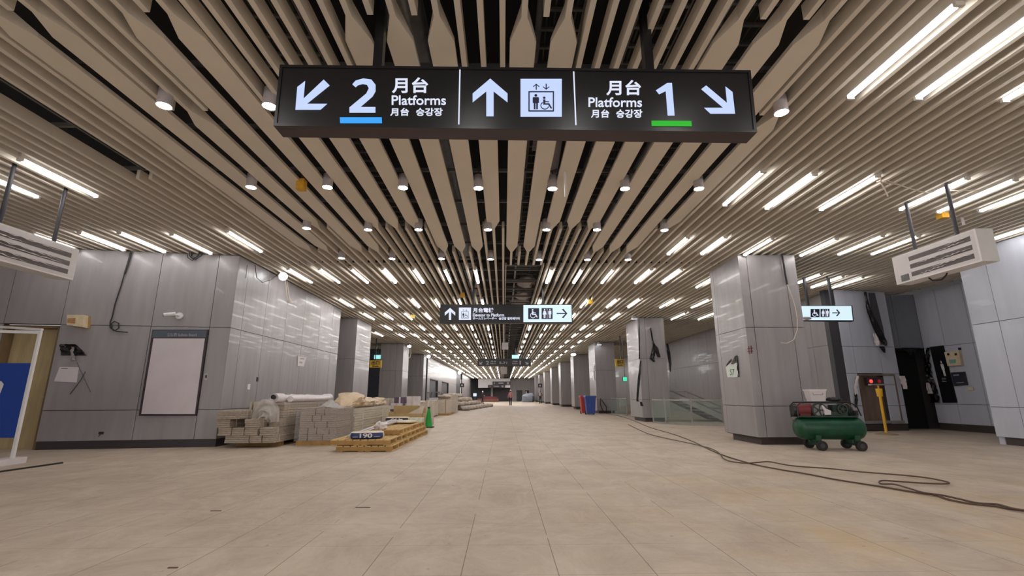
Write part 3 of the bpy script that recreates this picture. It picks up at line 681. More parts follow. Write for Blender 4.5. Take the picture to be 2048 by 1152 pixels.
def lamp_plate(nm, Y, px, mt, label):
    a, b, c, d = px; p, q_ = Fy(a, d, Y), Fy(b, c, Y)
    t = thing(nm, label, 'exit sign', ((p.x+q_.x)/2, Y, p.z))
    MB().box((p.x, Y, p.z), (q_.x, Y+.06, q_.z)).build('lit_face', mt, t)
    cx_ = (p.x+q_.x)/2
    MB().box((p.x-.02, Y+.06, p.z-.02), (q_.x+.02, Y+.12, q_.z+.02)).build('case', M_dgrey, t)
    MB().cyl((cx_, Y+.09, q_.z), (cx_, Y+.09, 4.54), .015, n=8).build('hanger_pole', M_black, t)
lamp_plate('exit_lamp', 33, (748, 761, 710, 718), M_exitc, 'small teal exit lamp above the yellow exit board on the left')
lamp_plate('exit_lamp', 25.2, (1247, 1253.5, 754, 762), M_exit, 'small green exit lamp left of the torn column')
lamp_plate('exit_lamp', 33.13, (1024, 1038, 710, 717), M_exitc, 'small teal exit lamp under the open ceiling strip in mid hall')

# ---------------------------------------------------------------- lamps in the ceiling
def tube_light(x, y0, y1, label, group=None):
    t = thing('tube_light', label, 'tube light', (x, (y0+y1)/2, ZC), 0, group)
    MB().box((x-.045, y0-.06, ZC-.005), (x+.045, y1+.06, ZC+.05)).build('housing', M_fix, t)
    mb = MB(); n = 6
    pr = [(x-.036+.072*i/n, ZC-.012-.032*math.sin(math.pi*i/n)) for i in range(n+1)]
    mb.prism(pr, lambda u, v, w: Vector((u, w, v)), y0, y1); mb.build('tube', M_tube, t)
    for a, b in ((y0-.03, y0), (y1, y1+.03)): MB().box((x-.04, a, ZC-.045), (x+.04, b, ZC)).build('end_cap', M_fix, t)
    return t
o3 = lambda i: ords[i] if i < len(ords) else str(i+1)
rows = []
rows.append(('nearest row at the right', [(3.89, 3.33, 4.6), (4.67, 3.4, 4.6), (5.7, 3.4, 4.63)]))
rows.append(('row before the right wrapped sign', [(3.88, 6.42, 7.66), (4.71, 6.5, 7.81), (5.72, 6.55, 7.85), (7.16, 6.6, 7.83), (7.96, 6.64, 7.94), (8.69, 6.6, 7.88)]))
rows.append(('row by the S7 column top', [(3.9, 9.44, 10.62), (4.7, 9.42, 10.6), (5.75, 9.5, 10.66), (7.13, 9.49, 10.7), (7.98, 9.3, 10.6), (8.76, 9.31, 10.57), (10.55, 8.3, 9.6)]))
rows.append(('row over the left wrapped sign', [(-7.81, 6.2, 7.46), (-6.8, 6.18, 7.42)]))
rows.append(('row above the notice-board wall', [(-9.7, 9.37, 10.3), (-8.66, 9.27, 10.4), (-7.85, 9.26, 10.55), (-6.85, 9.35, 10.66), (-5.61, 9.15, 10.5)]))
Lc = [-5.66, -4.85, -4.02, -3.2, -2.39, -1.57, -.76]; Rc = [1.27, 2.08, 2.92, 3.92, 4.74]
rows.append(('row before the elevator sign', [(x, 12.05, 13.55) for x in Lc+Rc]+[(5.98, 13.03, 14.1)]))
rows.append(('row behind the lit toilet sign', [(8.8, 12.5, 13.5), (9.59, 12.75, 14.1), (10.25, 12.87, 14.1)]))
rows.append(('row just beyond the elevator sign', [(x, 15.95, 17.5) for x in Lc+Rc]+[(5.97, 15.97, 17.55), (7.18, 16.0, 17.55)]))
for y0, y1, nm in ((18.8, 20.4, 'second row beyond the elevator sign'), (22.2, 23.8, 'third row beyond the elevator sign'), (25.3, 26.9, 'fourth row beyond the elevator sign')):
    rows.append((nm, [(x, y0, y1) for x in Lc+Rc]+([(7.4, y0, y1), (8.6, y0, y1)] if y0 < 20 else ([(-6.76, 24.6, 26.3)] if y0 > 25 else []))))
for nm, tubes in rows:
    for i, (x, a, b) in enumerate(tubes):
        tube_light(x, a, b, 'tube light, %s from the left, %s' % (o3(i), nm))
far_l = 'distant small white tube light, in the rows running on to the far end'
for y0, y1 in ((28.4, 29.8), (31.6, 33.0), (35.0, 36.4), (38.2, 39.7), (41.2, 42.6), (44.6, 46.2), (48.4, 49.9), (51.8, 53.2)):
    for x in Lc[1 if y0 < 35 else 0:]+Rc: tube_light(x, y0, y1, far_l, 'distant tube lights of the hall')
for y0, y1 in ((55, 69), (72, 90)):
    for x in Lc+Rc: tube_light(x, y0, y1, 'long unbroken white line of tubes near the far end of the hall', 'long tube lines near the far end')
# unseen rows added over and behind the camera to brighten the foreground
for y in (-5.3, -3.6, -1.9, -.3):
    for x in (-6.8, -5.6, -4.0, -2.4, -.8, 1.3, 2.9, 4.7, 6.0, 8.0): tube_light(x, y, y+1.25, 'added tube light behind the viewer, outside the picture', 'added tube lights behind the viewer')

def downlight(x, y, zb, label):
    t = thing('downlight', label, 'downlight', (x, y, zb)); r = .075
    MB().lathe([(r*.92, .012), (r, .0), (r, .2), (r*.97, .215)], (x, y, zb), 20).build('housing', M_canbody, t, smooth=True)
    MB().cyl((x, y, zb+.004), (x, y, zb+.010), r*.86, n=18).build('lens', M_can, t)
    MB().cyl((x, y, zb+.2), (x, y, 4.6), .012, n=6).build('stem', M_rail, t)
    if 'outside' in label: t['group'] = 'added downlights outside the picture'
cans = [('row right behind the big platform sign', [(502, 375), (655, 375), (806, 376), (957, 377), (1105, 378), (1250, 378), (1398, 378)]),
        ('row above the leaf-shaped slat tips', [(613, 457), (736, 460), (837, 460), (976, 460), (1093, 460), (1194, 460), (1329, 461)]),
        ('far row before the ceiling joint', [(683, 517), (784, 518), (883, 518), (981, 519), (1078, 520), (1175, 520), (1256, 520)])]
for nm, pts in cans:
    for i, (a, b) in enumerate(pts):
        p = Fz(a, b, 4.22); downlight(p.x, p.y, 4.22, 'round can downlight, %s from the left, %s' % (o3(i), nm))
for (a, b), nm in (((328, 212), 'round can downlight alone far left of the big sign'), ((539, 213), 'round can downlight at the left end of the big sign'), ((1563, 226), 'round can downlight at the right end of the big sign')):
    p = Fz(a, b, 4.22); downlight(p.x, p.y, 4.22, nm)
for y in (.6, 2.0):  # unseen downlights added overhead to brighten the near floor and slats
    for x in (-3.95, -2.75, -.35, .85, 2.05, 3.25): downlight(x, y, 4.22, 'added can downlight overhead, outside the picture')
# flood lamps near columns
def flood(p, d, label, r=.11):
    t = thing('flood_lamp', label, 'lamp', p); p = Vector(p); d = Vector(d).normalized()
    MB().cyl(p-d*.16, p, r*.7, r, 16).build('housing', M_canbody, t, smooth=True)
    MB().cyl(p+d*.002, p+d*.008, r*.9, n=16).build('lens', M_flood, t)
    MB().cyl(p-d*.1, (p.x, p.y, 4.5), .014, n=6).build('bracket', M_rail, t)
f0 = Fx(548, 538, -6.12)
flood((-6.02, 12.55, 4.26), (.55, -.75, -.25), 'bright cool flood lamp on top of the left wall corner', .12)
flood((5.55, 19.7, 4.25), (.1, .25, -1), 'bright lamp at the top of the torn column', .14)
flood((5.95, 29.25, 4.15), (.0, .1, -1), 'bright lamp at the top of the column behind the bins', .16)
flood((5.45, 36.9, 4.2), (0, -.5, -1), 'bright lamp by the first column beyond the bins', .22)
flood((-6.1, 30.6, 4.2), (.2, -.6, -.8), 'lamp inside a cable loop, left column past the yellow exit board', .14)
flood((-6.0, 38.0, 4.15), (.2, -.8, -.6), 'bright round lamp near the left shop front', .16)
flood((-5.9, 64, 4.1), (.3, -.9, -.3), 'bright round lamp deep on the left, beyond the shop front windows', .25)
MB().tube([(-6.05+.0*i, 30.5+.45*math.cos(i*.4), 3.9+.45*math.sin(i*.4)) for i in range(17)], .02, 6).build('cable_loop', M_cablew); tag(bpy.data.objects['cable_loop'], 'white cable loop hanging by the lamp of the left column', 'cable')
# little tags and covers under the slats
def tagbox(px, s_, mt, label, nm='detector_cover', zt=4.36, h=.15):
    p = Fz(px[0], px[1], 4.30); t = thing(nm, label, 'detector cover', (p.x, p.y, 4.30-h/2))
    MB().box((p.x-s_/2, p.y-s_/2, 4.30-h/2), (p.x+s_/2, p.y+s_/2, 4.30+h/2)).build('cover', mt, t)
    MB().cyl((p.x, p.y, 4.30+h/2), (p.x, p.y, 4.55), .02, n=8).build('stem', M_rail, t)
tagbox((603, 370), .12, M_yellow, 'yellow detector cover under the slats beside the first downlights', h=.17)
tagbox((925, 590), .13, M_yellow, 'yellow detector cover above the black half of the elevator sign')
tagbox((1180, 604), .16, M_yellow, 'yellow detector cover right of the elevator sign')
tagbox((825, 633), .17, pm('tag_pale_yellow', S(224, 196, 110), .5), 'pale yellow detector cover on the left beyond the elevator sign')
tagbox((1885, 432), .13, M_yellow, 'yellow detector cover behind the right wrapped sign', h=.1)
t = thing('paper_tag', 'pale paper strip hanging under the slats by the right wrapped sign', 'tag', Fz(1925, 440, 4.3)); p = Fz(1925, 440, 4.3)
MB().box((p.x-.03, p.y-.003, 4.2), (p.x+.03, p.y+.003, 4.36)).build('strip', M_paper, t)
t = thing('hanging_batten', 'thin white batten lamp hanging upright from the central slats', 'lamp', (.92, 6.5, 3.95))
MB().box((.905, 6.485, 3.95), (.935, 6.515, 4.38)).build('batten', M_white, t); MB().cyl((.92, 6.5, 4.38), (.92, 6.5, 4.7), .008, n=6).build('cord', M_cable, t)
for (a, b, lab) in (((1010, 692), 25.5, 'white box hanging in the open ceiling strip'), ((1008, 741), 52, 'far white box hanging in the open ceiling strip')):
    p = Fy(a[0], a[1], b); t = thing('ceiling_box', lab, 'box', p); k = b/25.5*.17
    MB().box((p.x-k, p.y, p.z-k*1.1), (p.x+k, p.y+.1, p.z+k*1.1)).build('case', M_canbody, t); MB().cyl((p.x, p.y+.05, p.z+k), (p.x, p.y+.05, 4.9), .02, n=6).build('stem', M_rail, t)
mb = MB()
Q = lambda a, b: Fz(1730+a/6.44, 330+b/6.44, 4.28)
mb.tube([Q(150, 215), Q(270, 195), Q(370, 230), Q(520, 285), Q(650, 325), Q(800, 345)+Vector((0, 0, -.02)), Q(960, 340), Q(1200, 328), Q(1460, 325)], .008, 6)
mb.tube([Q(160, 215), Q(230, 222), Q(370, 245), Q(440, 258)], .008, 6); mb.tube([Q(198, 150), Q(205, 220), Q(250, 310), Q(292, 400)], .010, 6)
tag(mb.build('loose_cable', M_cablew, smooth=True), 'loose white wires dangling under the slats above the right wrapped sign', 'cable')
#@@PART2
# ---------------------------------------------------------------- left wall: what hangs on it
nA = Vector((dA.y, -dA.x, 0))                       # out of the wall, towards the viewer
def FA(x, y, w=0.0):
    d = ray(x, y); a = Vector((*AL, 0)); t = (a-CAM0).dot(nA)/d.dot(nA); return CAM0+d*t+nA*w
PAw = lambda u, v, w=0: FA(u, v, w)
def plate(root, nm, poly, P, mt, w0=0, w1=.02): return MB().prism(poly, P, w0, w1).build(nm, mt, root)
z6 = lambda a, b: (a/3.292, 600+b/3.292)
nb = thing('notice_board', 'tall white notice board in a dark frame on the left wall', 'notice board', FA(340, 830))
plate(nb, 'frame', [z6(1012, 197), z6(1378, 197), z6(1296, 762), z6(922, 762)], PAw, M_skirt, 0, .05)
plate(nb, 'white_panel', [z6(1020, 255), z6(1356, 255), z6(1290, 750), z6(940, 750)], PAw, pm('board_white', S(206, 196, 200), .4, var=.05, scale=2), .05, .056)
plate(nb, 'header', [z6(1018, 202), z6(1370, 202), z6(1362, 248), z6(1010, 248)], PAw, pm('header_slate', S(74, 84, 98), .35), .05, .056)
text('公佈欄 Bulletin Board', (1110/3.292, 1302/3.292, 600+243/3.292, 600+219/3.292), lambda u, v, w: FA(u, v, .056+w), 'lettering', M_dim, nb, .01)
t = thing('wall_speaker', 'square yellowed cream box high on the left wall', 'speaker', FA(162, 655))
z66 = lambda a, b: (100+a/5.7625, 600+b/5.7625)
plate(t, 'body', [z66(262, 185), z66(450, 185), z66(440, 325), z66(258, 300)], PAw, M_cream, .02, .17); plate(t, 'bracket', [z66(300, 200), z66(470, 190), z66(465, 330), z66(300, 320)], PAw, M_woodd, 0, .02)
plate(t, 'stain', [z66(268, 225), z66(360, 220), z66(355, 285), z66(266, 280)], PAw, pm('stain_tan', S(172, 128, 84), .6, var=.2, scale=30), .17, .172)
cc = thing('security_camera', 'white bullet camera on the left wall above the notice board', 'camera', FA(355, 640))
MB().cyl(FA(360, 632, 0), FA(360, 632, .05), .075, n=16).build('base', M_white, cc, smooth=True)
MB().cyl(FA(360, 632, .05), FA(356, 632, .14), .022, n=10).build('arm', M_white, cc, smooth=True)
MB().cyl(FA(358, 630, .15), FA(338, 633, .22), .045, .042, 14).build('barrel', M_white, cc, smooth=True)
MB().cyl(FA(338, 633, .22), FA(336.8, 633.2, .226), .036, n=14).build('lens', M_black, cc)
mb = MB(); pts = [(263, 505), (257, 530), (250, 550), (243, 575), (232, 608), (226, 635), (222, 645), (222, 655), (230, 662), (239, 657), (239, 647), (231, 643), (224, 648), (226, 658), (235, 663), (248, 664), (257, 665)]
mb.tube([FA(a, b, .03) for a, b in pts], .012, 6); mb.tube([FA(264, 505, .035), FA(258, 528, .035), FA(251, 549, .035)], .022, 6)
tag(mb.build('hanging_cable', M_cable, smooth=True), 'black cable hanging down the left wall, ending in a loop', 'cable')
mb = MB()
for k, (dx, dy) in enumerate([(0, 0), (6, 3), (-5, 4), (10, 0)]): mb.tube([FA(380+dx, 504, .04), FA(381+dx/2, 513+dy, .06), FA(390+dx/2, 519+dy, .07), FA(400+dx/2, 513, .06), FA(404+dx/2, 503, .04)], .009, 6)
tag(mb.build('cable_bundle', M_cable, smooth=True), 'small bundle of cable loops at the top of the left wall', 'cable')
t = thing('taped_notice', 'paper notice under torn black film, right of the wooden door', 'notice', FA(140, 760))
plate(t, 'backing', [z66(100, 640), z66(435, 650), z66(400, 840), z66(75, 900)], PAw, pm('grey_sheet', S(158, 152, 156), .5), 0, .004)
plate(t, 'paper', [z66(115, 770), z66(335, 775), z66(310, 950), z66(48, 940)], PAw, M_paper, .004, .008)
plate(t, 'heading', [z66(133, 786), z66(208, 788), z66(207, 794), z66(132, 792)], PAw, M_dgrey, .008, .009)
def torn(root, pts, P, nm='torn_film', mt=None, amp=.04, seed=0, base=.006):
    """pts: (x_left, x_right, y) rows in the photo; a crumpled loose sheet standing off the surface"""
    n = len(pts)-1
    def fn(u, v):
        k = min(int(v*n), n-1); f = v*n-k
        xl = pts[k][0]*(1-f)+pts[k+1][0]*f; xr = pts[k][1]*(1-f)+pts[k+1][1]*f; y = pts[k][2]*(1-f)+pts[k+1][2]*f
        return P(xl+(xr-xl)*u, y, base+amp*abs(noise.noise(Vector((u*3+seed, v*4, seed*1.3)))+.4*noise.noise(Vector((u*9, v*13, seed)))))
    return MB().sheet(8, 6*n, fn, .003).build(nm, mt or M_torn, root, smooth=True)
torn(t, [(*[z66(138, 0)[0], z66(305, 0)[0]], z66(0, 510)[1]), (z66(134, 0)[0], z66(370, 0)[0], z66(0, 575)[1]), (z66(132, 0)[0], z66(436, 0)[0], z66(0, 640)[1])], PAw, amp=.08, seed=2)
torn(t, [(z66(280, 0)[0], z66(300, 0)[0], z66(0, 545)[1]), (z66(270, 0)[0], z66(300, 0)[0], z66(0, 630)[1]), (z66(255, 0)[0], z66(320, 0)[0], z66(0, 705)[1])], PAw, 'torn_strip', pm('film_grey', S(150, 142, 140), .3, bump=.4), .08, 5, .05)
MB().tube([FA(*z66(315, 720), .01), FA(*z66(380, 860), .02), FA(*z66(470, 1060), .01)], .006, 6).build('loose_wire', M_rail, t)
MB().tube([FA(*z66(415, 825), .02), FA(*z66(360, 930), .03), FA(*z66(235, 1085), .01)], .006, 6).build('loose_wire', M_cable, t)
t = thing('socket_hole', 'small dark socket hole low on the left wall', 'socket', FA(203, 869)); plate(t, 'hole', [(198, 863.5), (208, 863.5), (207, 868.5), (197, 868.5)], PAw, M_black, 0, .006); MB().tube([FA(202, 868, .01), FA(200, 871, .02), FA(198, 873, .015)], .006, 6).build('wire', M_cable, t)
t = thing('switch_plate', 'small switch box right of the notice board', 'switch', FA(412, 759)); plate(t, 'plate', [(409, 747), (416, 747), (415, 760), (408, 760)], PAw, M_canbody, 0, .01); plate(t, 'hole', [(411, 750), (414.5, 750), (414, 756), (410.5, 756)], PAw, M_black, .01, .012)
# hall face of the left wall
XS = -6.31
PSw = lambda u, v, w=0: Fx(u, v, XS)+Vector((w, 0, 0))
t = thing('notice_paper', 'white paper notice taped high on the left wall, above the stacked boards', 'notice', Fx(601, 735, XS))
plate(t, 'paper', [(595, 711.5), (611.5, 715), (606.5, 733), (594, 731.5)], PSw, M_paper, .01, .014); plate(t, 'heading', [(600, 716), (608, 717), (607.5, 719), (599.5, 718)], PSw, M_dim, .014, .016); plate(t, 'lines', [(598, 723), (604, 724), (603.5, 727), (597.5, 726)], PSw, M_dim, .014, .016)
t = thing('switch_plate', 'small white plate low on the left hall wall', 'switch', Fx(497, 778, XS)); plate(t, 'plate', [(495, 768), (500, 768), (499, 779), (494, 779)], PSw, M_white, 0, .012)
t = thing('socket_hole', 'dark slot hole in the left wall above the stacked boards', 'socket', Fx(514, 762, XS)); plate(t, 'hole', [(513, 754), (517, 755), (516, 763), (512, 763)], PSw, M_black, 0, .006)
mb = MB()
for d in (0, 3): mb.tube([PSw(568+d, 552, .03), PSw(569+d, 570, .04), PSw(570+d*1.5, 590, .05), PSw(575+d, 604, .04), PSw(580+d, 606, .03)], .010, 6)
tag(mb.build('hanging_cable', M_cablew, smooth=True), 'white cable pair hanging on the left wall beyond the flood lamp', 'cable')
mb = MB(); mb.tube([PSw(508, 530, .03), PSw(510, 555, .04), PSw(520, 565, .06), PSw(535, 560, .08), PSw(546, 548, .15)], .008, 6); mb.tube([PSw(493, 530, .02), PSw(491, 545, .02), PSw(490, 556, .02)], .006, 6)
tag(mb.build('lamp_cable', M_cable, smooth=True), 'thin black cable sagging from the flood lamp on the left wall', 'cable')
# blue banner stand and the dark stick on the floor, left edge
bs = thing('banner_stand', 'blue sign panel in a white frame standing at the left edge', 'sign stand', (-8.6, 8.2, 0))
xr, xl = -7.97, -9.3
mb = MB()
for x in (xl, xr): mb.box((x-.022, 8.18, .1), (x+.022, 8.22, 2.16))
mb.bar((xl, 8.2, 2.19), (xr+.02, 8.2, 2.15), .04, .05); mb.bar((xl, 8.6, 2.32), (xr+.02, 8.2, 2.2), .04, .04)
mb.build('frame', M_white, bs)
MB().box((xl+.02, 8.19, .42), (xr-.03, 8.21, 1.63)).build('blue_panel', M_banner, bs)
Pb = lambda u, v, w=0: Vector((u, 8.188-w, v))
mb = MB(); bx_ = -8.66
mb.prism(circle((bx_, 1.49), .14, 20), Pb, 0, .004)
mb.prism([(bx_-.26, 1.33), (bx_+.24, 1.33), (bx_+.29, 1.28), (bx_+.24, .95), (bx_+.20, .88), (bx_+.14, .9), (bx_+.12, 1.1), (bx_-.26, 1.1)], Pb, 0, .004)
mb.build('pictogram', M_white, bs)
MB().prism([(xl+.1, .65), (-8.36, .655), (-8.36, .663), (xl+.1, .658)], Pb, 0, .004).build('rule', M_white, bs)
MB().prism([(xl+.1, .68), (-8.5, .68), (-8.5, .78), (xl+.1, .78)], Pb, 0, .004).build('small_plate', M_cartw, bs)
for x in (xl, xr-.12): MB().box((x-.12, 7.95, 0), (x+.12, 8.45, .1)).build('foot', M_cartw, bs)
tag(MB().bar((-7.36, 7.0, .012), (-7.28, 8.34, .012), .035, .022).build('floor_strip', M_cable), 'dark strip lying on the floor in front of the wooden door', 'strip')

# ---------------------------------------------------------------- stacked building materials on the left
def bundle(x0, x1, z0, z1, y0, y1, label, n=4, group='pale board bundles by the left wall'):
    t = thing('board_bundle', label, 'board bundle', ((x0+x1)/2, (y0+y1)/2, z0), 0, group)
    mb = MB(); h = (z1-z0)/n; g = .004
    for k in range(n):
        j = random.uniform(-.015, .015); mb.box((x0+random.uniform(0, .008), y0+j, z0+h*k+g/2), (x1-random.uniform(0, .008), y1+j, z0+h*(k+1)-g/2))
    mb.build('boards', M_board2, t)
    mb = MB()
    for y in (y0+.25, y1-.3): mb.box((x0-.003, y, z0-.001), (x1+.003, y+.02, z1+.002))
    mb.build('strap', M_board, t)
    return t
Y0 = 10.58
mb = MB()
for y in (11.1, 12.4): mb.box((-5.95, y, 0), (-4.95, y+.1, .10))
tag(mb.build('timber_skid', M_woodd), 'timber skids under the board bundles by the left wall', 'timber')
rws = [('bottom row', .102, .255, [(-5.93, -5.42), (-5.41, -5.15), (-5.14, -4.89)], Y0, 12.9), ('second row', .258, .42, [(-6.08, -5.80), (-5.79, -5.53), (-5.52, -5.24), (-5.20, -4.93)], Y0-.02, 12.9),
       ('third row', .423, .60, [(-6.12, -5.83), (-5.52, -5.25)], Y0-.06, 12.9)]
for nm, z0, z1, xs, y0, y1 in rws:
    for i, (a, b) in enumerate(xs): bundle(a, b, z0, z1, y0, y1, 'pale board bundle, %s of the left stack, %s from the wall' % (nm, o3(i)))
bundle(-5.22, -5.07, .423, .60, 10.95, 12.9, 'narrow pale board bundle set back in the third row')
bundle(-5.06, -4.92, .423, .60, 10.85, 12.9, 'pale board bundle at the right end of the third row')
bundle(-6.10, -5.60, .603, .78, 10.48, 11.2, 'short wide board bundle sticking out on top of the left stack', 5)
bundle(-5.40, -4.92, .603, .765, 10.95, 13.0, 'long board bundle under the clear film hood', 3); bundle(-5.38, -4.93, .768, .93, 11.0, 13.1, 'uppermost long board bundle of the left stack, below the white roll', 3)
for i, (a, b) in enumerate([(-5.84, -5.79), (-5.75, -5.58), (-5.56, -5.44)]):
    t = thing('board_block', 'short upright board block on top of the left stack, %s from the wall' % o3(i), 'board block', ((a+b)/2, 11.25, .60)); MB().box((a, 11.25, .605), (b, 11.6, .95)).build('boards', M_board, t)
def hood(u, v):                                      # clear film pulled over the bundle ends
    a = u*math.pi; x = -5.22+.30*math.cos(a)*-1; z = .52+.50*math.sin(a)**.7
    y = 10.80-.12*v*math.sin(a)+.1*noise.noise(Vector((u*5, v*4, 1)))
    k = 1-.75*v
    return Vector((-5.22+(x+5.22)*k, y-.08*v, .52+(z-.52)*k+.03*noise.noise(Vector((u*9, v*7, 3)))))
tag(MB().sheet(24, 14, hood, .002).build('film_hood', clear('hood_film', (.96, .93, .91), .34, .28), smooth=True), 'crumpled clear film hood over the ends of the upper board bundles', 'plastic film')
t = thing('film_roll', 'long roll wrapped in white film on top of the left stack', 'roll', (-5.1, 12.6, .935))
pts = [Vector((-5.18+.03*math.sin(i*.7), 11.0+i*.16, 1.03)) for i in range(22)]
MB().tube(pts, [.075+.03*abs(noise.noise(Vector((i*.6, 1, 2))))+(.03 if i < 3 or i > 18 else 0) for i in range(22)], 14).build('roll', M_filmw, t, smooth=True)
MB().tube([p+Vector((.17, .05, -.02)) for p in pts[2:-3]], .07, 12).build('roll', M_filmw, t, smooth=True)
MB().cyl((-5.18, 10.93, 1.06), (-5.18, 11.0, 1.05), .05, n=12).build('core_end', M_black, t)
# film-wrapped pallet load
t = thing('wrapped_load', 'film-wrapped block of boards standing on a pallet, middle of the stacks', 'pallet load', (-4.16, 11.6, 0))
mb = MB(); mb.box((-4.63, 11.08, .07), (-3.72, 12.2, .10)); mb.box((-4.63, 11.08, 0), (-3.72, 11.2, .07)); mb.box((-4.63, 11.95, 0), (-3.72, 12.2, .07)); mb.build('pallet', M_woodd, t)
for r in range(5):
    x = -4.60
    while x < -3.85:
        wd = random.choice([.2, .28, .34]); b = min(x+wd, -3.76)
        mb = MB(); z = .105+r*.137
        for k in range(3): mb.box((x+random.uniform(0, .012), 11.11+random.uniform(-.012, .012), z+.0445*k), (b-.012, 12.15, z+.0445*(k+1)-.004))
        mb.build('board_pack', M_board2, t); x = b
def wrapfn(u, v):
    a = u*4; s_ = int(a) % 4; f = a-int(a); c = [(-4.66, 11.05), (-3.70, 11.05), (-3.70, 12.22), (-4.66, 12.22)]
    p, q_ = c[s_], c[(s_+1) % 4]; n_ = .03*noise.noise(Vector((u*30, v*5, 0)))+.012*noise.noise(Vector((u*70, v*16, 5)))
    x, y = p[0]+(q_[0]-p[0])*f, p[1]+(q_[1]-p[1])*f
    return Vector((x+n_*(1 if s_ in (1, 3) else .2), y-n_*(1 if s_ in (0, 2) else .2)-.02, .09+.715*v))
MB().sheet(96, 16, wrapfn, .001).build('film_wrap', M_wrap, t, smooth=True)
def topfn(u, v):
    x = -4.66+.96*u; y = 11.04+1.18*v; k = math.exp(-((u-.62)**2/.03+(v-.35)**2/.08))
    return Vector((x, y, .805+.17*k*(1+.4*noise.noise(Vector((u*9, v*9, 2))))+.015*noise.noise(Vector((u*22, v*14, 7)))))
MB().sheet(40, 24, topfn, .001).build('film_top', clear('film_top', (.96, .94, .93), .34, .28), t, smooth=True)
# long boards behind it, and the beige sheet over them
t = thing('long_board_stack', 'long low stack of boards behind the film-wrapped load', 'board stack', (-4.15, 14.3, 0))
mb = MB()
for k in range(11): mb.box((-4.56+random.uniform(0, .02), 12.3+random.uniform(0, .05), .06+k*.064), (-3.76-random.uniform(0, .02), 16.3+random.uniform(-.1, .1), .06+k*.064+.058))
mb.build('boards', M_board, t)
mb = MB()
for y in (12.6, 14.2, 15.8): mb.box((-4.56, y, 0), (-3.76, y+.1, .06))
mb.build('bearer', M_woodd, t)
for y in (13.1, 15.2): MB().box((-4.565, y, .055), (-3.752, y+.03, .77)).build('strap', M_cartw, t)
t = thing('beige_bag', 'long crumpled beige plastic bag lying on the long board stack', 'bag', (-4.12, 14.3, .775))
mb = MB(); NU, NV = 84, 26; vs = []
for i in range(NU+1):
    u = i/NU; y = 12.35+4.1*u; R_ = (.09+.07*math.exp(-((u-.16)/.13)**2)+.04*math.sin(u*9)**2)*min(1, (u*11)**.5 if u else .02)*min(1, ((1-u)*9)**.5 if u < 1 else .02)
    for j in range(NV):
        a_ = 2*math.pi*j/NV; ca, sa_ = math.cos(a_), math.sin(a_)
        k = 1+.34*noise.noise(Vector((u*16, ca*1.6, sa_*1.6)))+.26*noise.noise(Vector((u*46+ca*2, ca*3.2, sa_*3.2)))
        vs.append(Vector((-4.10+R_*1.75*ca*k, y+.03*ca, .78+max(.0, R_*.95+R_*sa_*k))))
mb._add(vs, [(i*NV+j, i*NV+(j+1) % NV, (i+1)*NV+(j+1) % NV, (i+1)*NV+j) for i in range(NU) for j in range(NV)]+[tuple(range(NV-1, -1, -1)), tuple(range(NU*NV, NU*NV+NV))])
mb.build('bag', pm('beige_plastic', S(206, 182, 152), .42, var=.1, bump=.5, bscale=10), t, smooth=True)
MB().box((-4.5, 12.32, .775), (-4.05, 12.6, .80)).build('dark_lath', M_black, t)
# timber pallets
def pallet(x0, x1, y0, y1, z0, label, nst=9, h=.115, group='timber pallets stacked on the floor'):
    t = thing('timber_pallet', label, 'pallet', ((x0+x1)/2, (y0+y1)/2, z0), 0, group)
    mb = MB(); n = 8; wd = (x1-x0)/n
    for i in range(n): mb.box((x0+wd*i+.012, y0, z0+h-.02), (x0+wd*(i+1)-.012, y1, z0+h))
    mb.build('top_deck', M_wood, t)
    mb = MB()
    for i in (0, 3, 4, 7): mb.box((x0+wd*i+.012, y0+.02, z0), (x0+wd*(i+1)-.012, y1-.02, z0+.018))
    mb.build('bottom_deck', M_wood, t)
    for i in range(nst):
        y = y0+(y1-y0-.05)*i/(nst-1); MB().box((x0, y, z0+.018), (x1, y+.05, z0+h-.02)).build('cross_batten', M_wood if i else M_woodd, t)
    return t
pallet(-3.30, -2.20, 9.80, 14.30, 0, 'lowest long timber pallet on the floor, under the others', 9)
pallet(-3.42, -2.24, 9.78, 14.20, .118, 'second long timber pallet, with the blue 190 bag on it', 9)
pallet(-2.86, -2.28, 10.80, 12.40, .236, 'short timber pallet, topmost in front', 5)
pallet(-3.36, -2.30, 12.50, 14.25, .236, 'timber pallet topmost at the back, carrying the dark bag', 5)
def cement_bag(c, label, band, rot180, rz=0):
    t = thing('cement_bag', label, 'bag', c, rz)
    mb = MB(); R = Matrix.Identity(3); o_ = Vector(c)
    # flattened pillow with printed lower front
    M4 = MW[t.name]
    tmp = MB().ell((0, 0, .07), (.33, .24, .07), 28, 14, p=.42, jit=.05, fr=4, seed=len(label))
    mb.v = [M4 @ v for v in tmp.v]; mb.f = tmp.f; mb.m = [1 if (sum((tmp.v[i].y for i in f))/len(f) < -.17 and sum((tmp.v[i].z for i in f))/len(f) < .118) else 0 for f in tmp.f]
    mb.build('sack', [M_bagt, band], t, smooth=True)
    P = lambda u, v, w: M4 @ Vector((u, -.262-w, v))
    text('190', (-.14, .10, .025, .115), P, 'lettering', M_cartw, t, .03, rot180=rot180)
    mb = MB(); mb.prism([(-.27, .04), (-.17, .04), (-.17, .055), (-.27, .055)], P, 0, .003); mb.prism([(.13, .04), (.25, .04), (.25, .055), (.13, .055)], P, 0, .003); mb.build('small_print', M_dim, t)
cement_bag((-2.78, 10.08, .235), 'cream and blue cement bag printed 190 on the nearest pallet', M_bagb, False, .25)
cement_bag((-3.02, 14.0, .354), 'dark cement bag with its 190 upside down, at the back of the pallets', M_bagk, True, .02)
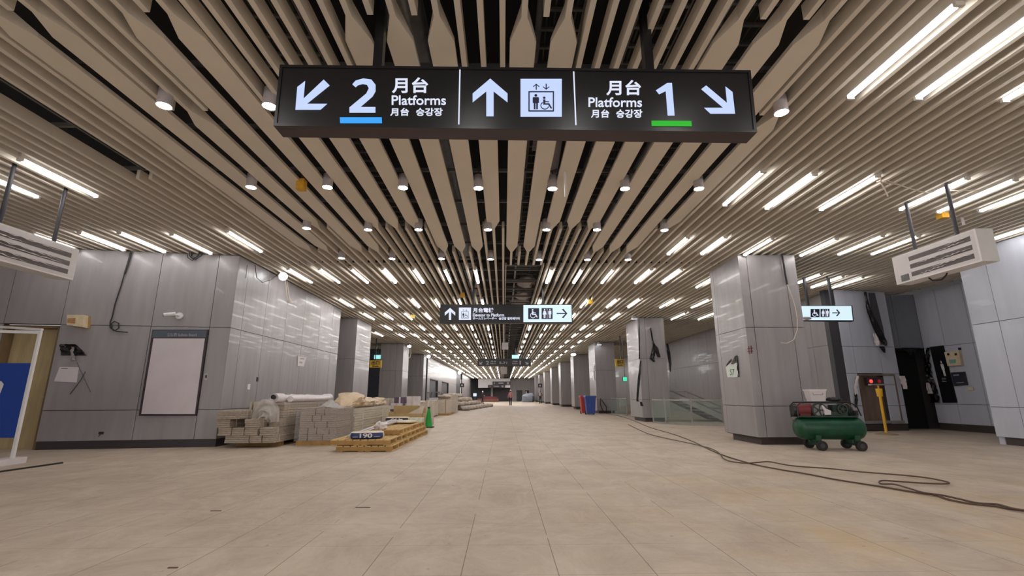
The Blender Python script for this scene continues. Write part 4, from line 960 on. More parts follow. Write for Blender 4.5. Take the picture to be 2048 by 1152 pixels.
t = thing('flat_bag', 'flat pale bag lying under the dark upside-down cement bag', 'bag', (-2.8, 13.2, .354)); MB().ell((-2.7, 13.2, .40), (.33, .4, .035), p=.6, jit=.15).build('sack', M_bagt, t, smooth=True)
for i, (d, z) in enumerate([((0, 0), .26), ((.09, .05), .30), ((.2, .12), .30)]):
    a = Vector((-3.22+d[0], 10.25+d[1], z)); b = Vector((-2.98+d[0], 13.1+d[1]*2, .44))
    tag(MB().bar(a, b, .07, .035).build('metal_profile', M_alu), 'long silver metal profile lying over the pallets, %s from the left' % o3(i), 'metal profile', 'silver profiles across the pallets')
t = thing('plastic_wad', 'crumpled ball of clear plastic between the pallets and profiles', 'plastic film', (-2.75, 11.0, .36)); MB().ell((-2.72, 10.9, .42), (.14, .16, .09), 22, 14, jit=.55, fr=3.2, seed=6).build('wad', M_filmw, t, smooth=True)
t = thing('open_carton', 'open brown cardboard carton behind the pallets', 'carton', (-2.95, 14.9, .0))
mb = MB(); a, b, c, d = -3.42, -2.42, 14.55, 15.2
mb.box((a, c, 0), (b, c+.01, .56)); mb.box((a, d-.01, 0), (b, d, .70)); mb.box((a, c, 0), (a+.01, d, .60)); mb.box((b-.01, c, 0), (b, d, .56)); mb.box((a, c, 0), (b, d, .02)); mb.build('body', M_card, t)
MB().prism([(-2.85, .56), (-2.42, .56), (-2.36, .80)], lambda u, v, w: Vector((u, 14.56+w, v)), 0, .012).build('flap', M_cardp, t)
MB().prism([(-3.42, .70), (-2.62, .70), (-2.62, .78), (-3.42, .78)], lambda u, v, w: Vector((u, 15.19+w, v)), 0, .012).build('flap', M_card, t)
cartons = [(-4.05, -3.55, 17.2, 17.9, 0, .62, M_cartv, 'violet carton low in the pile behind the open carton'), (-3.52, -3.05, 17.0, 17.6, 0, .55, M_cardp, 'pale carton at the foot of the violet carton pile'), (-4.0, -3.6, 17.25, 17.8, .62, .82, M_cartw, 'white carton resting on the violet carton'),
           (-3.9, -3.5, 17.3, 17.8, .82, 1.03, M_cartv, 'dark violet carton topmost in its pile'), (-3.48, -3.08, 17.4, 18.0, .55, 1.06, M_cartw, 'tall white carton beside the dark violet carton'), (-4.6, -4.06, 17.2, 18.4, 0, .98, M_cardp, 'large pale carton left of the violet cartons'), (-3.02, -2.72, 18.6, 19.1, 0, .9, M_cardp, 'beige carton at the right of the violet pile')]
for a, b, c, d, e, f, mt, lab in cartons:
    t = thing('carton', lab, 'carton', ((a+b)/2, (c+d)/2, e), 0, 'cartons behind the pallets'); MB().box((a, c, e), (b, d, f)).build('body', mt, t); MB().box(((a+b)/2-.03, c-.002, e+.001), ((a+b)/2+.03, d+.002, f+.002)).build('tape', M_cartw if mt is not M_cartw else M_cardp, t)
cn = thing('traffic_cone', 'green traffic cone at the far end of the pallets', 'cone', (-2.62, 17.1, 0))
MB().box((-2.80, 16.92, 0), (-2.44, 17.28, .035)).build('base', M_cable, cn); MB().lathe([(.155, .035), (.14, .06), (.035, .66), (.03, .70), (.02, .70)], (-2.62, 17.1, 0), 20).build('body', M_cone, cn, smooth=True)
MB().lathe([(.045, .64), (.04, .70)], (-2.62, 17.1, 0), 16).build('dark_top', M_black, cn)
for i in range(3):
    t = thing('small_carton', 'small translucent white box at the far right corner of the pallets, %s from the left' % o3(i), 'box', (-2.60+i*.125, 13.9, .353), 0, 'white boxes on the pallets'); MB().box((-2.66+i*.125, 13.75, .353), (-2.54+i*.125, 14.1, .465)).build('body', pm('box_mint', S(206, 210, 196), .5), t)
t = thing('long_crate', 'long pale crate behind the green cone', 'crate', (-4.1, 24.4, 0))
MB().box((-4.75, 21.7, .06), (-3.62, 27.0, .78)).build('body', M_cardp, t); MB().box((-4.8, 21.65, .78), (-3.58, 27.05, .82)).build('lid', M_board, t)
for y in (21.9, 24.2, 26.6): MB().box((-4.75, y, 0), (-3.62, y+.12, .06)).build('bearer', M_woodd, t)
t = thing('strapped_load', 'strapped stack of cartons on a pallet beyond the long crate', 'pallet load', (-3.5, 28.8, 0))
MB().box((-3.95, 27.4, 0), (-3.08, 30.4, .1)).build('pallet', M_woodd, t)
for r in range(4): MB().box((-3.88+random.uniform(0, .04), 27.5, .1+r*.19), (-3.18-random.uniform(0, .04), 30.2, .285+r*.19)).build('carton_layer', M_cardp, t)
mb = MB()
for x in (-3.75, -3.3): mb.box((x, 27.48, .1), (x+.04, 30.22, .875))
mb.build('strap', M_woodd, t)
t = thing('carton_heap', 'untidy pale bundle on top of the strapped carton stack', 'bundle', (-3.5, 28.6, .88)); MB().ell((-3.5, 28.5, 1.04), (.38, .7, .14), jit=.5, fr=3).build('wrapping', M_sack, t, smooth=True)
t = thing('carton', 'pale carton tower right behind the strapped stack', 'carton', (-3.3, 32, 0)); MB().box((-3.75, 31.2, 0), (-3.05, 32.4, 1.12)).build('body', M_cardp, t); MB().box((-3.45, 31.19, .0), (-3.38, 32.41, 1.122)).build('tape', M_cartw, t)
# small white work cart
ct = thing('work_cart', 'small white work cart with black wheels beyond the long crate', 'cart', (-4.75, 33.5, 0))
mb = MB(); mb.box((-5.1, 32.6, .35), (-4.4, 34.4, .62)); mb.box((-5.05, 32.7, .62), (-4.45, 33.3, .95)); mb.build('body', M_white, ct)
mb = MB()
for x in (-5.12, -4.38):
    for y in (32.75, 34.2): mb.tube([(x, y, .6), (x, y, 1.32)], .03, 8)
mb.box((-5.2, 32.6, 1.3), (-4.3, 34.3, 1.35)); mb.build('canopy_frame', M_duct, ct)
MB().box((-5.0, 33.5, .62), (-4.5, 34.0, .92)).build('seat', M_black, ct)
for x in (-5.15, -4.35):
    for y in (32.9, 34.1): MB().cyl((x-.06, y, .27), (x+.06, y, .27), .27, n=18).build('wheel', M_rubber, ct, smooth=True)
# heap of sacks
sack0 = None
random.seed(21)
spots = []
for lay, (cols, y0, y1) in enumerate([(3, 36.6, 50), (2, 37.2, 46), (2, 37.6, 42.5), (1, 38, 41)]):
    y = y0
    while y < y1:
        for c in range(cols): spots.append((-3.85+.14*(y-36.5)*.8+(c-(cols-1)/2)*.92-.15*lay+random.uniform(-.08, .08), y+random.uniform(-.35, .35), .0+lay*.31, 1.57+random.uniform(-.5, .5)))
        y += 1.38
for x, y, z, rz in spots:
    if sack0 is None:
        sack0 = thing('sack', 'lumpy pale sack in the long heap on the left of the hall', 'sack', (x, y, z), rz, 'sacks heaped along the left')
        M4 = MW[sack0.name]; tmp = MB().ell((0, 0, .16), (.55, .36, .17), 18, 10, p=.75, jit=.28, fr=2.4, seed=3)
        mb = MB(); mb.v = [M4 @ v for v in tmp.v]; mb.f = tmp.f; mb.m = tmp.m; mb.build('body', M_sack, sack0, smooth=True)
        mb = MB(); mb.tube([M4 @ Vector(p) for p in ((.5, 0, .17), (.6, .02, .2), (.68, -.03, .18))], [.1, .04, .09], 8); mb.build('tied_neck', M_sack, sack0, smooth=True)
    else: dup(sack0, (x, y, z), None, rz)
t = thing('timber_stack', 'low brown timber stack at the far end, left of the end opening', 'timber stack', (-3.2, 86, 0)); MB().box((-4.6, 84, 0), (-.9, 88, .55)).build('timber', M_brick, t); MB().box((-3.6, 84.5, .55), (-1.2, 87.5, .95)).build('timber', M_redd, t)
t = thing('sheeted_pile', 'blue-grey sheeted pile at the far end, right of the end door', 'pile', (5.0, 86, 0)); MB().ell((4.3, 84, .55), (1.1, 2.5, .9), jit=.35, fr=2, p=.7).build('sheet', M_sheet, t, smooth=True)
t = thing('site_lamp', 'small glaring work lamp on the floor at the far left', 'lamp', (-4.4, 74, 0)); MB().cyl((-4.4, 74, 0), (-4.4, 74, 1.0), .05, n=8).build('stand', M_rail, t); MB().box((-4.65, 73.9, 1.0), (-4.15, 74.1, 1.45)).build('lit_head', M_litc, t)
for x, y, z, lab in ((-6.05, 70, 2.3, 'small black projecting sign far along the left wall'), (5.35, 70.5, 2.25, 'small black projecting sign far along the right columns')):
    t = thing('projecting_sign', lab, 'sign', (x, y, z)); MB().box((x-.3, y-.04, z), (x+.3, y+.04, z+.55)).build('case', M_black, t); MB().prism([(x-.12, z+.15), (x+.12, z+.15), (x+.12, z+.4), (x-.12, z+.4)], lambda u, v, w: Vector((u, y-.041-w, v)), 0, .01).build('mark', M_dim, t); MB().box((x-.02, y-.02, z+.55), (x+.02, y+.02, 4.5)).build('hanger_pole', M_black, t)

# ---------------------------------------------------------------- the right side
t = R1
PX = lambda u, v, w=0: Fx(u, v, 5.60)+Vector((-w, 0, 0))
zs7 = lambda a, b: (1430+a/14.4, 690+b/14.4)
pl = thing('column_plate', 'white plate lettered S7 with torn film on the big column', 'sign', Fx(1465, 755, 5.58))
plate(pl, 'plate', [zs7(335, 640), zs7(480, 500), zs7(500, 560), zs7(650, 510), zs7(690, 900), zs7(650, 925), zs7(380, 935)], PX, pm('plate_mint', S(206, 214, 206), .4), .002, .02)
text('S7', (*[zs7(455, 0)[0], zs7(580, 0)[0]], zs7(0, 868)[1], zs7(0, 690)[1]), lambda u, v, w: PX(u, v, .02+w), 'lettering', pm('s7_green', S(20, 92, 66), .5), pl, .0)
torn(pl, [(zs7(615, 0)[0], zs7(655, 0)[0], zs7(0, 305)[1]), (zs7(645, 0)[0], zs7(690, 0)[0], zs7(0, 560)[1]), (zs7(675, 0)[0], zs7(712, 0)[0], zs7(0, 915)[1])], PX, amp=.03, seed=1)
torn(pl, [(zs7(590, 0)[0], zs7(630, 0)[0], zs7(0, 320)[1]), (zs7(530, 0)[0], zs7(610, 0)[0], zs7(0, 440)[1]), (zs7(500, 0)[0], zs7(575, 0)[0], zs7(0, 555)[1])], PX, amp=.05, seed=3, mt=pm('film_brown', S(96, 82, 82), .4, bump=.4))
torn(pl, [(zs7(480, 0)[0], zs7(490, 0)[0], zs7(0, 400)[1]), (zs7(400, 0)[0], zs7(455, 0)[0], zs7(0, 490)[1]), (zs7(335, 0)[0], zs7(350, 0)[0], zs7(0, 600)[1])], PX, amp=.03, seed=6)
PF1 = lambda u, v, w=0: Fy(u, v, 10.72)+Vector((0, -w, 0))
mb = MB()
for a, b in (((1497, 692), (1498, 708)), ((1502, 691), (1503, 707)), ((1495, 697), (1506, 696)), ((1495, 703), (1506, 702))): mb.bar(PF1(*a, .006), PF1(*b, .006), .012, .012)
mb.build('red_mark', M_redd, R1)
mb = MB(); mb.tube([PF1(1561, 505, .04), PF1(1565, 530, .05), PF1(1568, 550, .05), PF1(1572, 570, .05)], .022, 8)
tag(mb.build('column_cable', M_cable, smooth=True), 'thick black cable end hanging at the top of the big column', 'cable')
tag(MB().tube([PF1(1572, 570, .05), PF1(1580, 590, .05), PF1(1588, 615, .05), PF1(1592, 640, .05), PF1(1592, 660, .05), PF1(1585, 680, .05), PF1(1572, 687, .04), PF1(1560, 686, .03)], .008, 6).build('column_wire', M_cablew, smooth=True), 'pale thin wire curling down the front of the big column', 'cable')
# torn film on the far right column
PF2 = lambda u, v, w=0: Fy(u, v, 20.1)+Vector((0, -w, 0))
zr = lambda a, b: (1230+a/5.009, 630+b/5.009)
def tz(root, rows_, P, **k): return torn(root, [(zr(a, 0)[0], zr(b, 0)[0], zr(0, c)[1]) for a, b, c in rows_], P, **k)
tz(R2, [(236, 241, 40), (240, 250, 250), (238, 250, 440)], PF2, amp=.03, seed=1)
tz(R2, [(250, 262, 460), (226, 252, 640), (213, 232, 850), (216, 240, 866)], PF2, amp=.05, seed=4)
tz(R2, [(350, 358, 130), (372, 388, 280), (385, 430, 330), (425, 455, 425)], PF2, amp=.08, seed=7)
tz(R2, [(378, 400, 300), (362, 405, 370), (345, 392, 440), (380, 400, 470)], PF2, amp=.10, seed=9)
tz(R2, [(248, 268, 870), (255, 285, 912)], PF2, amp=.04, seed=3)
PX2 = lambda u, v, w=0: Fy(u, v, 20.9)+Vector((0, -w, 0))
torn(R2, [(*[zr(515, 0)[0], zr(530, 0)[0]], zr(0, 290)[1]), (zr(520, 0)[0], zr(552, 0)[0], zr(0, 370)[1]), (zr(538, 0)[0], zr(565, 0)[0], zr(0, 480)[1]), (zr(548, 0)[0], zr(556, 0)[0], zr(0, 570)[1])], PX2, amp=.05, seed=11)
# wheelie bins
def bin_(x, y, mt, label):
    t = thing('waste_bin', label, 'bin', (x, y, 0)); w0, w1, h = .23, .29, .98
    mb = MB(); vs = [(x-w0, y-w0, .06), (x+w0, y-w0, .06), (x+w0, y+w0, .06), (x-w0, y+w0, .06), (x-w1, y-w1, h), (x+w1, y-w1, h), (x+w1, y+w1, h), (x-w1, y+w1, h)]
    mb._add(vs, [(3, 2, 1, 0), (4, 5, 6, 7), (0, 1, 5, 4), (1, 2, 6, 5), (2, 3, 7, 6), (3, 0, 4, 7)]); mb.box((x-w1-.02, y-w1-.02, h-.06), (x+w1+.02, y+w1+.02, h)); mb.build('body', mt, t)
    MB().prism([(-.33, h), (.33, h), (.30, h+.08), (-.30, h+.08)], lambda u, v, w: Vector((x+u, y+w, v)), -.33, .36).build('lid', mt, t)
    for s_ in (-1, 1): MB().cyl((x+s_*.2, y+.24, .1), (x+s_*.26, y+.24, .1), .1, n=14).build('wheel', M_rubber, t)
bin_(5.02, 28.05, M_bblue, 'blue waste bin in front of the grey column on the right'); bin_(4.88, 28.95, M_red, 'red waste bin half hidden behind the blue bin')
mb = MB(); mb.tube([(5.95, 29.5, .9), (5.88, 29.4, .55), (6.0, 29.35, .2), (6.2, 29.35, .05), (6.25, 29.4, .4), (6.0, 29.45, .8)], .025, 6); tag(mb.build('hose_loop', M_cable, smooth=True), 'black hose looped beside the blue bin at the column foot', 'hose')
t = thing('film_scrap', 'pale film scrap hanging on the column above the bins', 'plastic film', (5.66, 30.2, 1.9)); MB().sheet(6, 12, lambda u, v: Vector((5.70-.06*abs(noise.noise(Vector((u*4, v*5, 3))))-.02, 29.9+.35*u+.1*math.sin(v*4), 2.0+.95*v)), .004).build('film', M_filmw, t, smooth=True)
# glass railings and the stair behind
def railing(pts, label, h=.98):
    c = sum((Vector((*p, 0)) for p in pts), Vector())/len(pts); t = thing('glass_railing', label, 'railing', c)
    for p in pts: MB().box((p[0]-.022, p[1]-.022, 0), (p[0]+.022, p[1]+.022, h)).build('post', M_steel, t)
    for a, b in zip(pts, pts[1:]):
        A, B = Vector((*a, 0)), Vector((*b, 0)); d = (B-A).normalized()
        MB().bar(A+d*.04+Vector((0, 0, .47)), B-d*.04+Vector((0, 0, .47)), .014, .82).build('glass_pane', M_glass, t)
        MB().bar(A+Vector((0, 0, .03)), B+Vector((0, 0, .03)), .06, .06).build('base_rail', M_steel, t)
    MB().tube([(*p, h-.09) for p in pts], .025, 8).build('handrail', M_steel, t, smooth=True)
railing([(6.02, 19.5), (6.22, 18.6), (6.86, 17.65), (7.9, 17.4), (9.2, 17.2), (10.4, 17.0)], 'glass railing around the stair opening beside the big column')
a, b = Fz(1224, 828), Fz(1254, 832)
railing([(a.x, a.y), ((a.x+b.x)/2, (a.y+b.y)/2), (b.x, b.y)], 'short glass railing between the torn column and the column with the bins')
t = thing('stairway', 'pale stair flank with handrails behind the glass railing', 'stair', (8.2, 20.5, 0))
for y in (20.0, 21.6):
    MB().prism([(7.35, .98), (7.6, .98), (9.6, .02), (9.1, .02), (7.35, .86)], lambda u, v, w: Vector((u, y+w, v)), 0, .08).build('stringer', M_canbody, t)
    MB().tube([(7.2, y, 1.25), (7.6, y, 1.25), (9.9, y, .2)], .03, 8).build('handrail', M_steel, t, smooth=True)
mb = MB()
for k in range(6): mb.box((7.5+k*.32, 20.08, .80-k*.15), (7.82+k*.32, 21.6, .84-k*.15))
mb.build('treads', M_rail, t)
MB().box((8.6, 22.0, .45), (10.5, 22.1, .52)).build('landing_rail', M_steel, t)
# air compressor
cp_ = thing('air_compressor', 'dark green wheeled air compressor before the big column', 'compressor', (6.60, 9.83, 0), -.14)
M4 = MW[cp_.name]
def cl(nm, fn, mt, smooth=True, par=cp_):
    mb = MB(); fn(mb); mb.v = [M4 @ v for v in mb.v]; return mb.build(nm, mt, par, smooth=smooth)
def tank(mb):
    prof = [(-.66, .0), (-.655, .08), (-.63, .15), (-.58, .20), (-.52, .222), (.52, .222), (.58, .20), (.63, .15), (.655, .08), (.66, 0)]; n = 28; vs = []
    for x, r in prof: vs += [(x, max(r, .002)*math.cos(2*math.pi*i/n), .415+max(r, .002)*math.sin(2*math.pi*i/n)) for i in range(n)]
    mb._add(vs, [(j*n+i, j*n+(i+1) % n, (j+1)*n+(i+1) % n, (j+1)*n+i) for j in range(len(prof)-1) for i in range(n)])
tk = cl('tank', tank, M_grtank)
for x in (-.30, .42):
    for y in (-.26, .26):
        wh = cl('wheel', lambda mb: mb.cyl((x, y-.035, .095), (x, y+.035, .095), .095, n=22), M_rubber)
        cl('hub', lambda mb: mb.cyl((x, y-.042, .095), (x, y+.042, .095), .045, n=14), M_dgrey, par=wh)
    cl('axle_bracket', lambda mb: (mb.box((x-.04, -.24, .09), (x+.04, .24, .13)), mb.box((x-.05, -.18, .12), (x+.05, -.1, .3)), mb.box((x-.05, .1, .12), (x+.05, .18, .3))), M_grtank, False)
cl('mounting_plate', lambda mb: mb.box((-.60, -.17, .63), (.50, .17, .66)), M_grdark, False)
def head(mb):
    mb.box((.02, -.12, .66), (.34, .12, .74)); mb.cyl((.18, 0, .73), (.18, 0, .80), .10, n=16)
    for k in range(6): mb.box((.06, -.13, .745+k*.018), (.32, .13, .754+k*.018))
    mb.box((.09, -.1, .74), (.29, .1, .87)); mb.cyl((.34, 0, .72), (.44, 0, .72), .07, n=14)
    for k in range(5): mb.cyl((.345+k*.02, 0, .74), (.352+k*.02, 0, .74), .1, n=16)
cl('pump_head', head, M_grdark)
def guard(mb):
    for cx_, cz_, R_, r_ in ((-.20, .77, .145, .115), (.24, .79, .10, .075)):
        mb.prism(arc((cx_, cz_), r_, R_, 0, 359, 26), lambda u, v, w: Vector((u, -.16+w, v)), 0, .05); mb.cyl((cx_, -.15, cz_), (cx_, -.12, cz_), .03, n=12)
        for k in range(5):
            a_ = k*1.2566; mb.bar((cx_, -.135, cz_), (cx_+r_*math.cos(a_), -.135, cz_+r_*math.sin(a_)), .02, .02)
    mb.bar((-.2, -.135, .912), (.24, -.135, .888), .02, .012); mb.bar((-.2, -.135, .63), (.24, -.135, .692), .02, .012)
cl('drive_pulleys', guard, pm('guard_dark', S(40, 52, 46), .5))
cl('motor', lambda mb: (mb.cyl((-.30, .0, .77), (-.60, 0, .77), .12, n=20), mb.box((-.55, -.1, .65), (-.35, .1, .7))), M_redd)
cl('motor_fan_cover', lambda mb: mb.cyl((-.60, 0, .77), (-.66, 0, .77), .13, .11, n=20), M_black)
cl('white_flywheel', lambda mb: (mb.prism([(-.12, .68), (.0, .68), (.01, .76), (-.08, .80), (-.13, .87), (-.16, .86), (-.12, .76)], lambda u, v, w: Vector((u, -.17+w, v)), 0, .015)), M_cartw, False)
cl('handle_frame', lambda mb: (mb.tube([(-.62, -.16, .62), (-.62, -.16, .85), (-.55, -.16, .92), (.36, -.16, .93), (.50, -.16, .86), (.56, -.16, .66)], .014, 8), mb.tube([(-.62, .16, .62), (-.62, .16, .85), (-.55, .16, .92), (.36, .16, .93), (.50, .16, .86), (.56, .16, .66)], .014, 8), mb.tube([(-.3, -.16, .925), (-.3, .16, .925)], .012, 8), mb.tube([(-.02, -.16, .925), (-.02, .16, .925)], .012, 8)), M_black)
cl('air_pipe', lambda mb: mb.tube([(.3, .05, .86), (.42, .02, .9), (.5, 0, .82), (.53, 0, .63)], .016, 8), M_brown)
cl('pressure_switch', lambda mb: (mb.box((.50, -.04, .66), (.58, .04, .76)), mb.cyl((.54, -.06, .70), (.54, -.05, .70), .03, n=14)), M_black, False)
cl('outlet_cock', lambda mb: (mb.cyl((-.64, -.03, .56), (-.72, -.06, .58), .014, n=8), mb.cyl((-.70, -.05, .54), (-.70, -.05, .62), .012, n=8)), M_brown)
bk = thing('plastic_tub', 'white plastic tub resting on the green compressor', 'tub', M4 @ Vector((-.16, .02, .945)), -.14)
mb = MB(); q0 = MW[bk.name]
prof = [(-.13, -.11, 0), (.13, -.11, 0), (.13, .11, 0), (-.13, .11, 0), (-.16, -.13, .22), (.16, -.13, .22), (.16, .13, .22), (-.16, .13, .22)]
mb._add([q0 @ Vector(p) for p in prof], [(3, 2, 1, 0), (4, 5, 6, 7), (0, 1, 5, 4), (1, 2, 6, 5), (2, 3, 7, 6), (3, 0, 4, 7)]); mb.build('body', M_cartw, bk)
mb = MB(); mb.obox(q0 @ Vector((0, 0, .225)), (.17, .14, .012), q0.to_3x3()); mb.build('lid', M_white, bk)
mb = MB(); mb.tube([q0 @ Vector(p) for p in ((-.1, -.135, .17), (-.1, -.15, .13), (.08, -.15, .13), (.08, -.135, .17))], .006, 6); mb.build('handle', M_dim, bk)
t = thing('dark_cloth', 'dark crumpled cloth lying on the compressor frame beside the tub', 'cloth', M4 @ Vector((.18, 0, .94))); MB().ell(M4 @ Vector((.18, 0, .975)), (.15, .12, .045), jit=.4, fr=3).build('cloth', M_black, t, smooth=True)
# yellow post stand
ys = thing('post_stand', 'yellow post stand on a round base before the steel fountain', 'stand', (10.55, 13.35, 0))
MB().lathe([(.26, 0), (.26, .02), (.2, .035), (.04, .05)], (10.55, 13.35, 0), 26).build('base', pm('base_tan', S(150, 130, 104), .6), ys, smooth=True)
MB().cyl((10.55, 13.35, .03), (10.55, 13.35, 1.05), .035, n=14).build('post', M_yel2, ys, smooth=True)
MB().cyl((10.55, 13.35, 1.02), (10.55, 13.35, 1.24), .07, .085, 16).build('head', M_yel2, ys, smooth=True)
MB().box((10.32, 13.3, 1.33), (11.0, 13.42, 1.37)).build('top_bar', M_steel, ys); MB().cyl((10.55, 13.36, 1.22), (10.55, 13.36, 1.34), .025, n=8).build('neck', M_yel2, ys)
# drinking fountain recess in the toilet front
fo = thing('drinking_fountain', 'brown steel drinking fountain set in the toilet wall, with red lamps', 'drinking fountain', PT(1.0, .2, 0))
mb = MB(); mb.prism([(.38, .30), (1.74, .30), (1.74, 1.70), (.38, 1.70)], PT, -.16, -.12); mb.build('back_panel', M_brown, fo)
mb = MB()
for q_ in ([(.38, .30), (.43, .30), (.43, 1.70), (.38, 1.70)], [(1.69, .30), (1.74, .30), (1.74, 1.70), (1.69, 1.70)], [(.43, 1.65), (1.69, 1.65), (1.69, 1.70), (.43, 1.70)]): mb.prism(q_, PT, -.12, .012)
mb.build('frame', M_brown, fo)
MB().prism([(.38, .22), (1.74, .22), (1.74, .30), (.38, .30)], PT, -.12, .06).build('sill', M_steel, fo)
MB().prism([(.70, 1.36), (1.30, 1.36), (1.30, 1.60), (.70, 1.60)], PT, -.12, -.02).build('control_head', pm('head_dark', S(66, 50, 50), .35), fo)
for u, mt in ((.84, M_redled), (1.14, M_redled2)): MB().prism(circle((u, 1.48), .055, 16), PT, -.02, .0).build('red_lamp', mt, fo)
for u in (1.38, 1.46, 1.56): MB().tube([PT(u, .35, -.08), PT(u+.02, 1.0, -.07), PT(u, 1.6, -.08)], .022, 8).build('pipe', M_steel, fo, smooth=True)
torn(fo, [(1712, 1716, 752), (1707, 1713, 775), (1709, 1715, 790)], lambda u, v, w=0: Fy(u, v, 14.5)+Vector((0, -w, 0)), mt=M_filmw, amp=.06, seed=3)
torn(fo, [(1708, 1714, 788), (1708, 1715, 805), (1709, 1713, 815)], lambda u, v, w=0: Fy(u, v, 14.5)+Vector((0, -w, 0)), amp=.05, seed=5)
torn(fo, [(1797, 1809, 752), (1800, 1812, 765), (1806, 1814, 778)], lambda u, v, w=0: Fy(u, v, 14.72)+Vector((0, -w, 0)), mt=M_filmw, amp=.05, seed=8)
zt = lambda a, b: (1640+a/2.505, 440+b/2.505)
PTf = lambda u, v, w=0: Fy(u, v, 14.62)+Vector((0, -w-.03, 0))
def ttorn(name_label, rows_, P, seed, amp=.06, mt=None):
    rr = [(zt(a, 0)[0], zt(b, 0)[0], zt(0, c)[1]) for a, b, c in rows_]; c0 = P((rr[0][0]+rr[0][1])/2, rr[-1][2])
    t = thing('torn_film', name_label, 'plastic film', c0); torn(t, rr, P, 'film', mt, amp, seed); return t
ttorn('long strip of torn black film peeling from the upper toilet front', [(212, 225, 362), (222, 245, 440), (248, 285, 520), (290, 325, 600), (318, 330, 630)], PTf, 2)
ttorn('narrow grey bare strip right of the torn black film', [(238, 270, 366), (250, 290, 450), (275, 312, 540), (300, 326, 625)], lambda u, v, w=0: PTf(u, v, w*.3), 4, .02, M_dgrey)
ttorn('small torn black flap under the seam of the toilet front', [(290, 315, 634), (300, 322, 650), (312, 322, 665)], PTf, 6)
ttorn('pale film scrap along the torn strip of the toilet front', [(258, 272, 570), (262, 290, 610), (270, 292, 630)], lambda u, v, w=0: PTf(u, v, w+.02), 8, .04, M_filmw)
PT2w = lambda u, v, w=0: Fx(u, v, 13.74)+Vector((-w, 0, 0))
ts = thing('toilet_sign', 'tall black panel with a white man, beside the dark toilet doorway', 'sign', Fx(1900, 805, 13.74))
plate(ts, 'panel', [zt(552, 636), zt(620, 628), zt(690, 915), zt(618, 916)], PT2w, M_black, .002, .02)
Qm = lambda u, v, w: PT2w(*zt(590+38*(u+.5)+22*(1-v), 782-76*v), .02+w)
mb = MB(); plus(mb, MAN, Qm, 0, 0, 1, 0, .006, 1.0); mb.build('pictogram', M_white, ts)
text('男廁', (*[zt(613, 0)[0], zt(634, 0)[0]], zt(0, 800)[1], zt(0, 790)[1]), lambda u, v, w: PT2w(u, v, .02+w), 'lettering', M_dim, ts, .02)
text('Men', (*[zt(616, 0)[0], zt(636, 0)[0]], zt(0, 812)[1], zt(0, 804)[1]), lambda u, v, w: PT2w(u, v, .02+w), 'lettering', M_dim, ts, .01)
ttorn('crumpled black film beside the black toilet panel, upper part', [(540, 550, 640), (522, 555, 700), (530, 565, 760), (545, 570, 790)], PT2w, 3, .1)
ttorn('crumpled black and pale film beside the black toilet panel, lower part', [(548, 575, 795), (545, 590, 850), (560, 605, 900), (560, 605, 915)], PT2w, 9, .1)
ttorn('pale crumpled film strip beside the black toilet panel', [(545, 560, 815), (550, 575, 850), (555, 580, 870)], lambda u, v, w=0: PT2w(u, v, w+.07), 12, .05, M_filmw)
ttorn('black film hanging over the top of the dark doorway', [(405, 500, 640), (430, 480, 655), (448, 462, 680)], lambda u, v, w=0: Fy(u, v, 15.215)+Vector((0, -w, 0)), 14, .06)
t = thing('control_box', 'cream control box beside the black toilet panel', 'control box', Fx(*zt(680, 730), 13.74)); plate(t, 'box', [zt(634, 662), zt(708, 655), zt(722, 728), zt(652, 732)], PT2w, M_cream, .002, .08)
plate(t, 'display', [zt(660, 700), zt(692, 697), zt(695, 716), zt(663, 719)], PT2w, pm('lcd', S(120, 170, 160), .3), .08, .084)
for a in (650, 688): plate(t, 'knob', [zt(a, 668), zt(a+10, 667), zt(a+12, 678), zt(a+2, 679)], PT2w, M_black, .08, .09)
plate(t, 'cable_hole', [zt(692, 640), zt(706, 639), zt(708, 650), zt(694, 651)], PT2w, M_black, .002, .01)
t = thing('card_reader', 'dark square panel under the cream control box', 'panel', Fx(*zt(705, 830), 13.74)); plate(t, 'panel', [zt(660, 764), zt(728, 760), zt(744, 826), zt(676, 832)], PT2w, pm('panel_slate', S(48, 50, 60), .35), .002, .03)
plate(t, 'legend', [zt(672, 775), zt(700, 773), zt(702, 779), zt(674, 781)], PT2w, M_dim, .03, .032); plate(t, 'legend', [zt(688, 814), zt(725, 811), zt(726, 815), zt(689, 818)], PT2w, M_dim, .03, .032)
t = thing('switch_plate', 'small cream plate right below the dark square panel', 'switch', Fx(*zt(755, 855), 13.74)); plate(t, 'plate', [zt(740, 838), zt(768, 836), zt(772, 852), zt(745, 856)], PT2w, M_cream, .002, .02)
# cables on the floor
G = lambda a, b: Fz(1300+a/2.738, 800+b/2.738, .014)
c1 = [(-240, 75), (-150, 92), (-60, 125), (0, 150), (130, 188), (230, 225), (320, 268), (410, 305), (560, 350), (700, 378), (860, 405), (1000, 432), (1160, 458), (1300, 480), (1450, 505), (1560, 520), (1640, 546), (1760, 568), (1880, 580), (1960, 594), (2060, 608)]
c2 = [(-120, 135), (-60, 165), (0, 190), (100, 215), (200, 236), (330, 268), (385, 300), (400, 322), (440, 340), (520, 350), (580, 347), (650, 342), (720, 355), (800, 367), (980, 380), (1150, 398), (1300, 410), (1420, 420), (1520, 432), (1600, 447), (1640, 460), (1600, 465), (1480, 460), (1340, 450), (1275, 447), (1255, 455), (1270, 465), (1340, 468), (1420, 490), (1500, 514), (1600, 528), (1700, 550), (1800, 572), (1900, 578), (1990, 602), (2060, 612)]
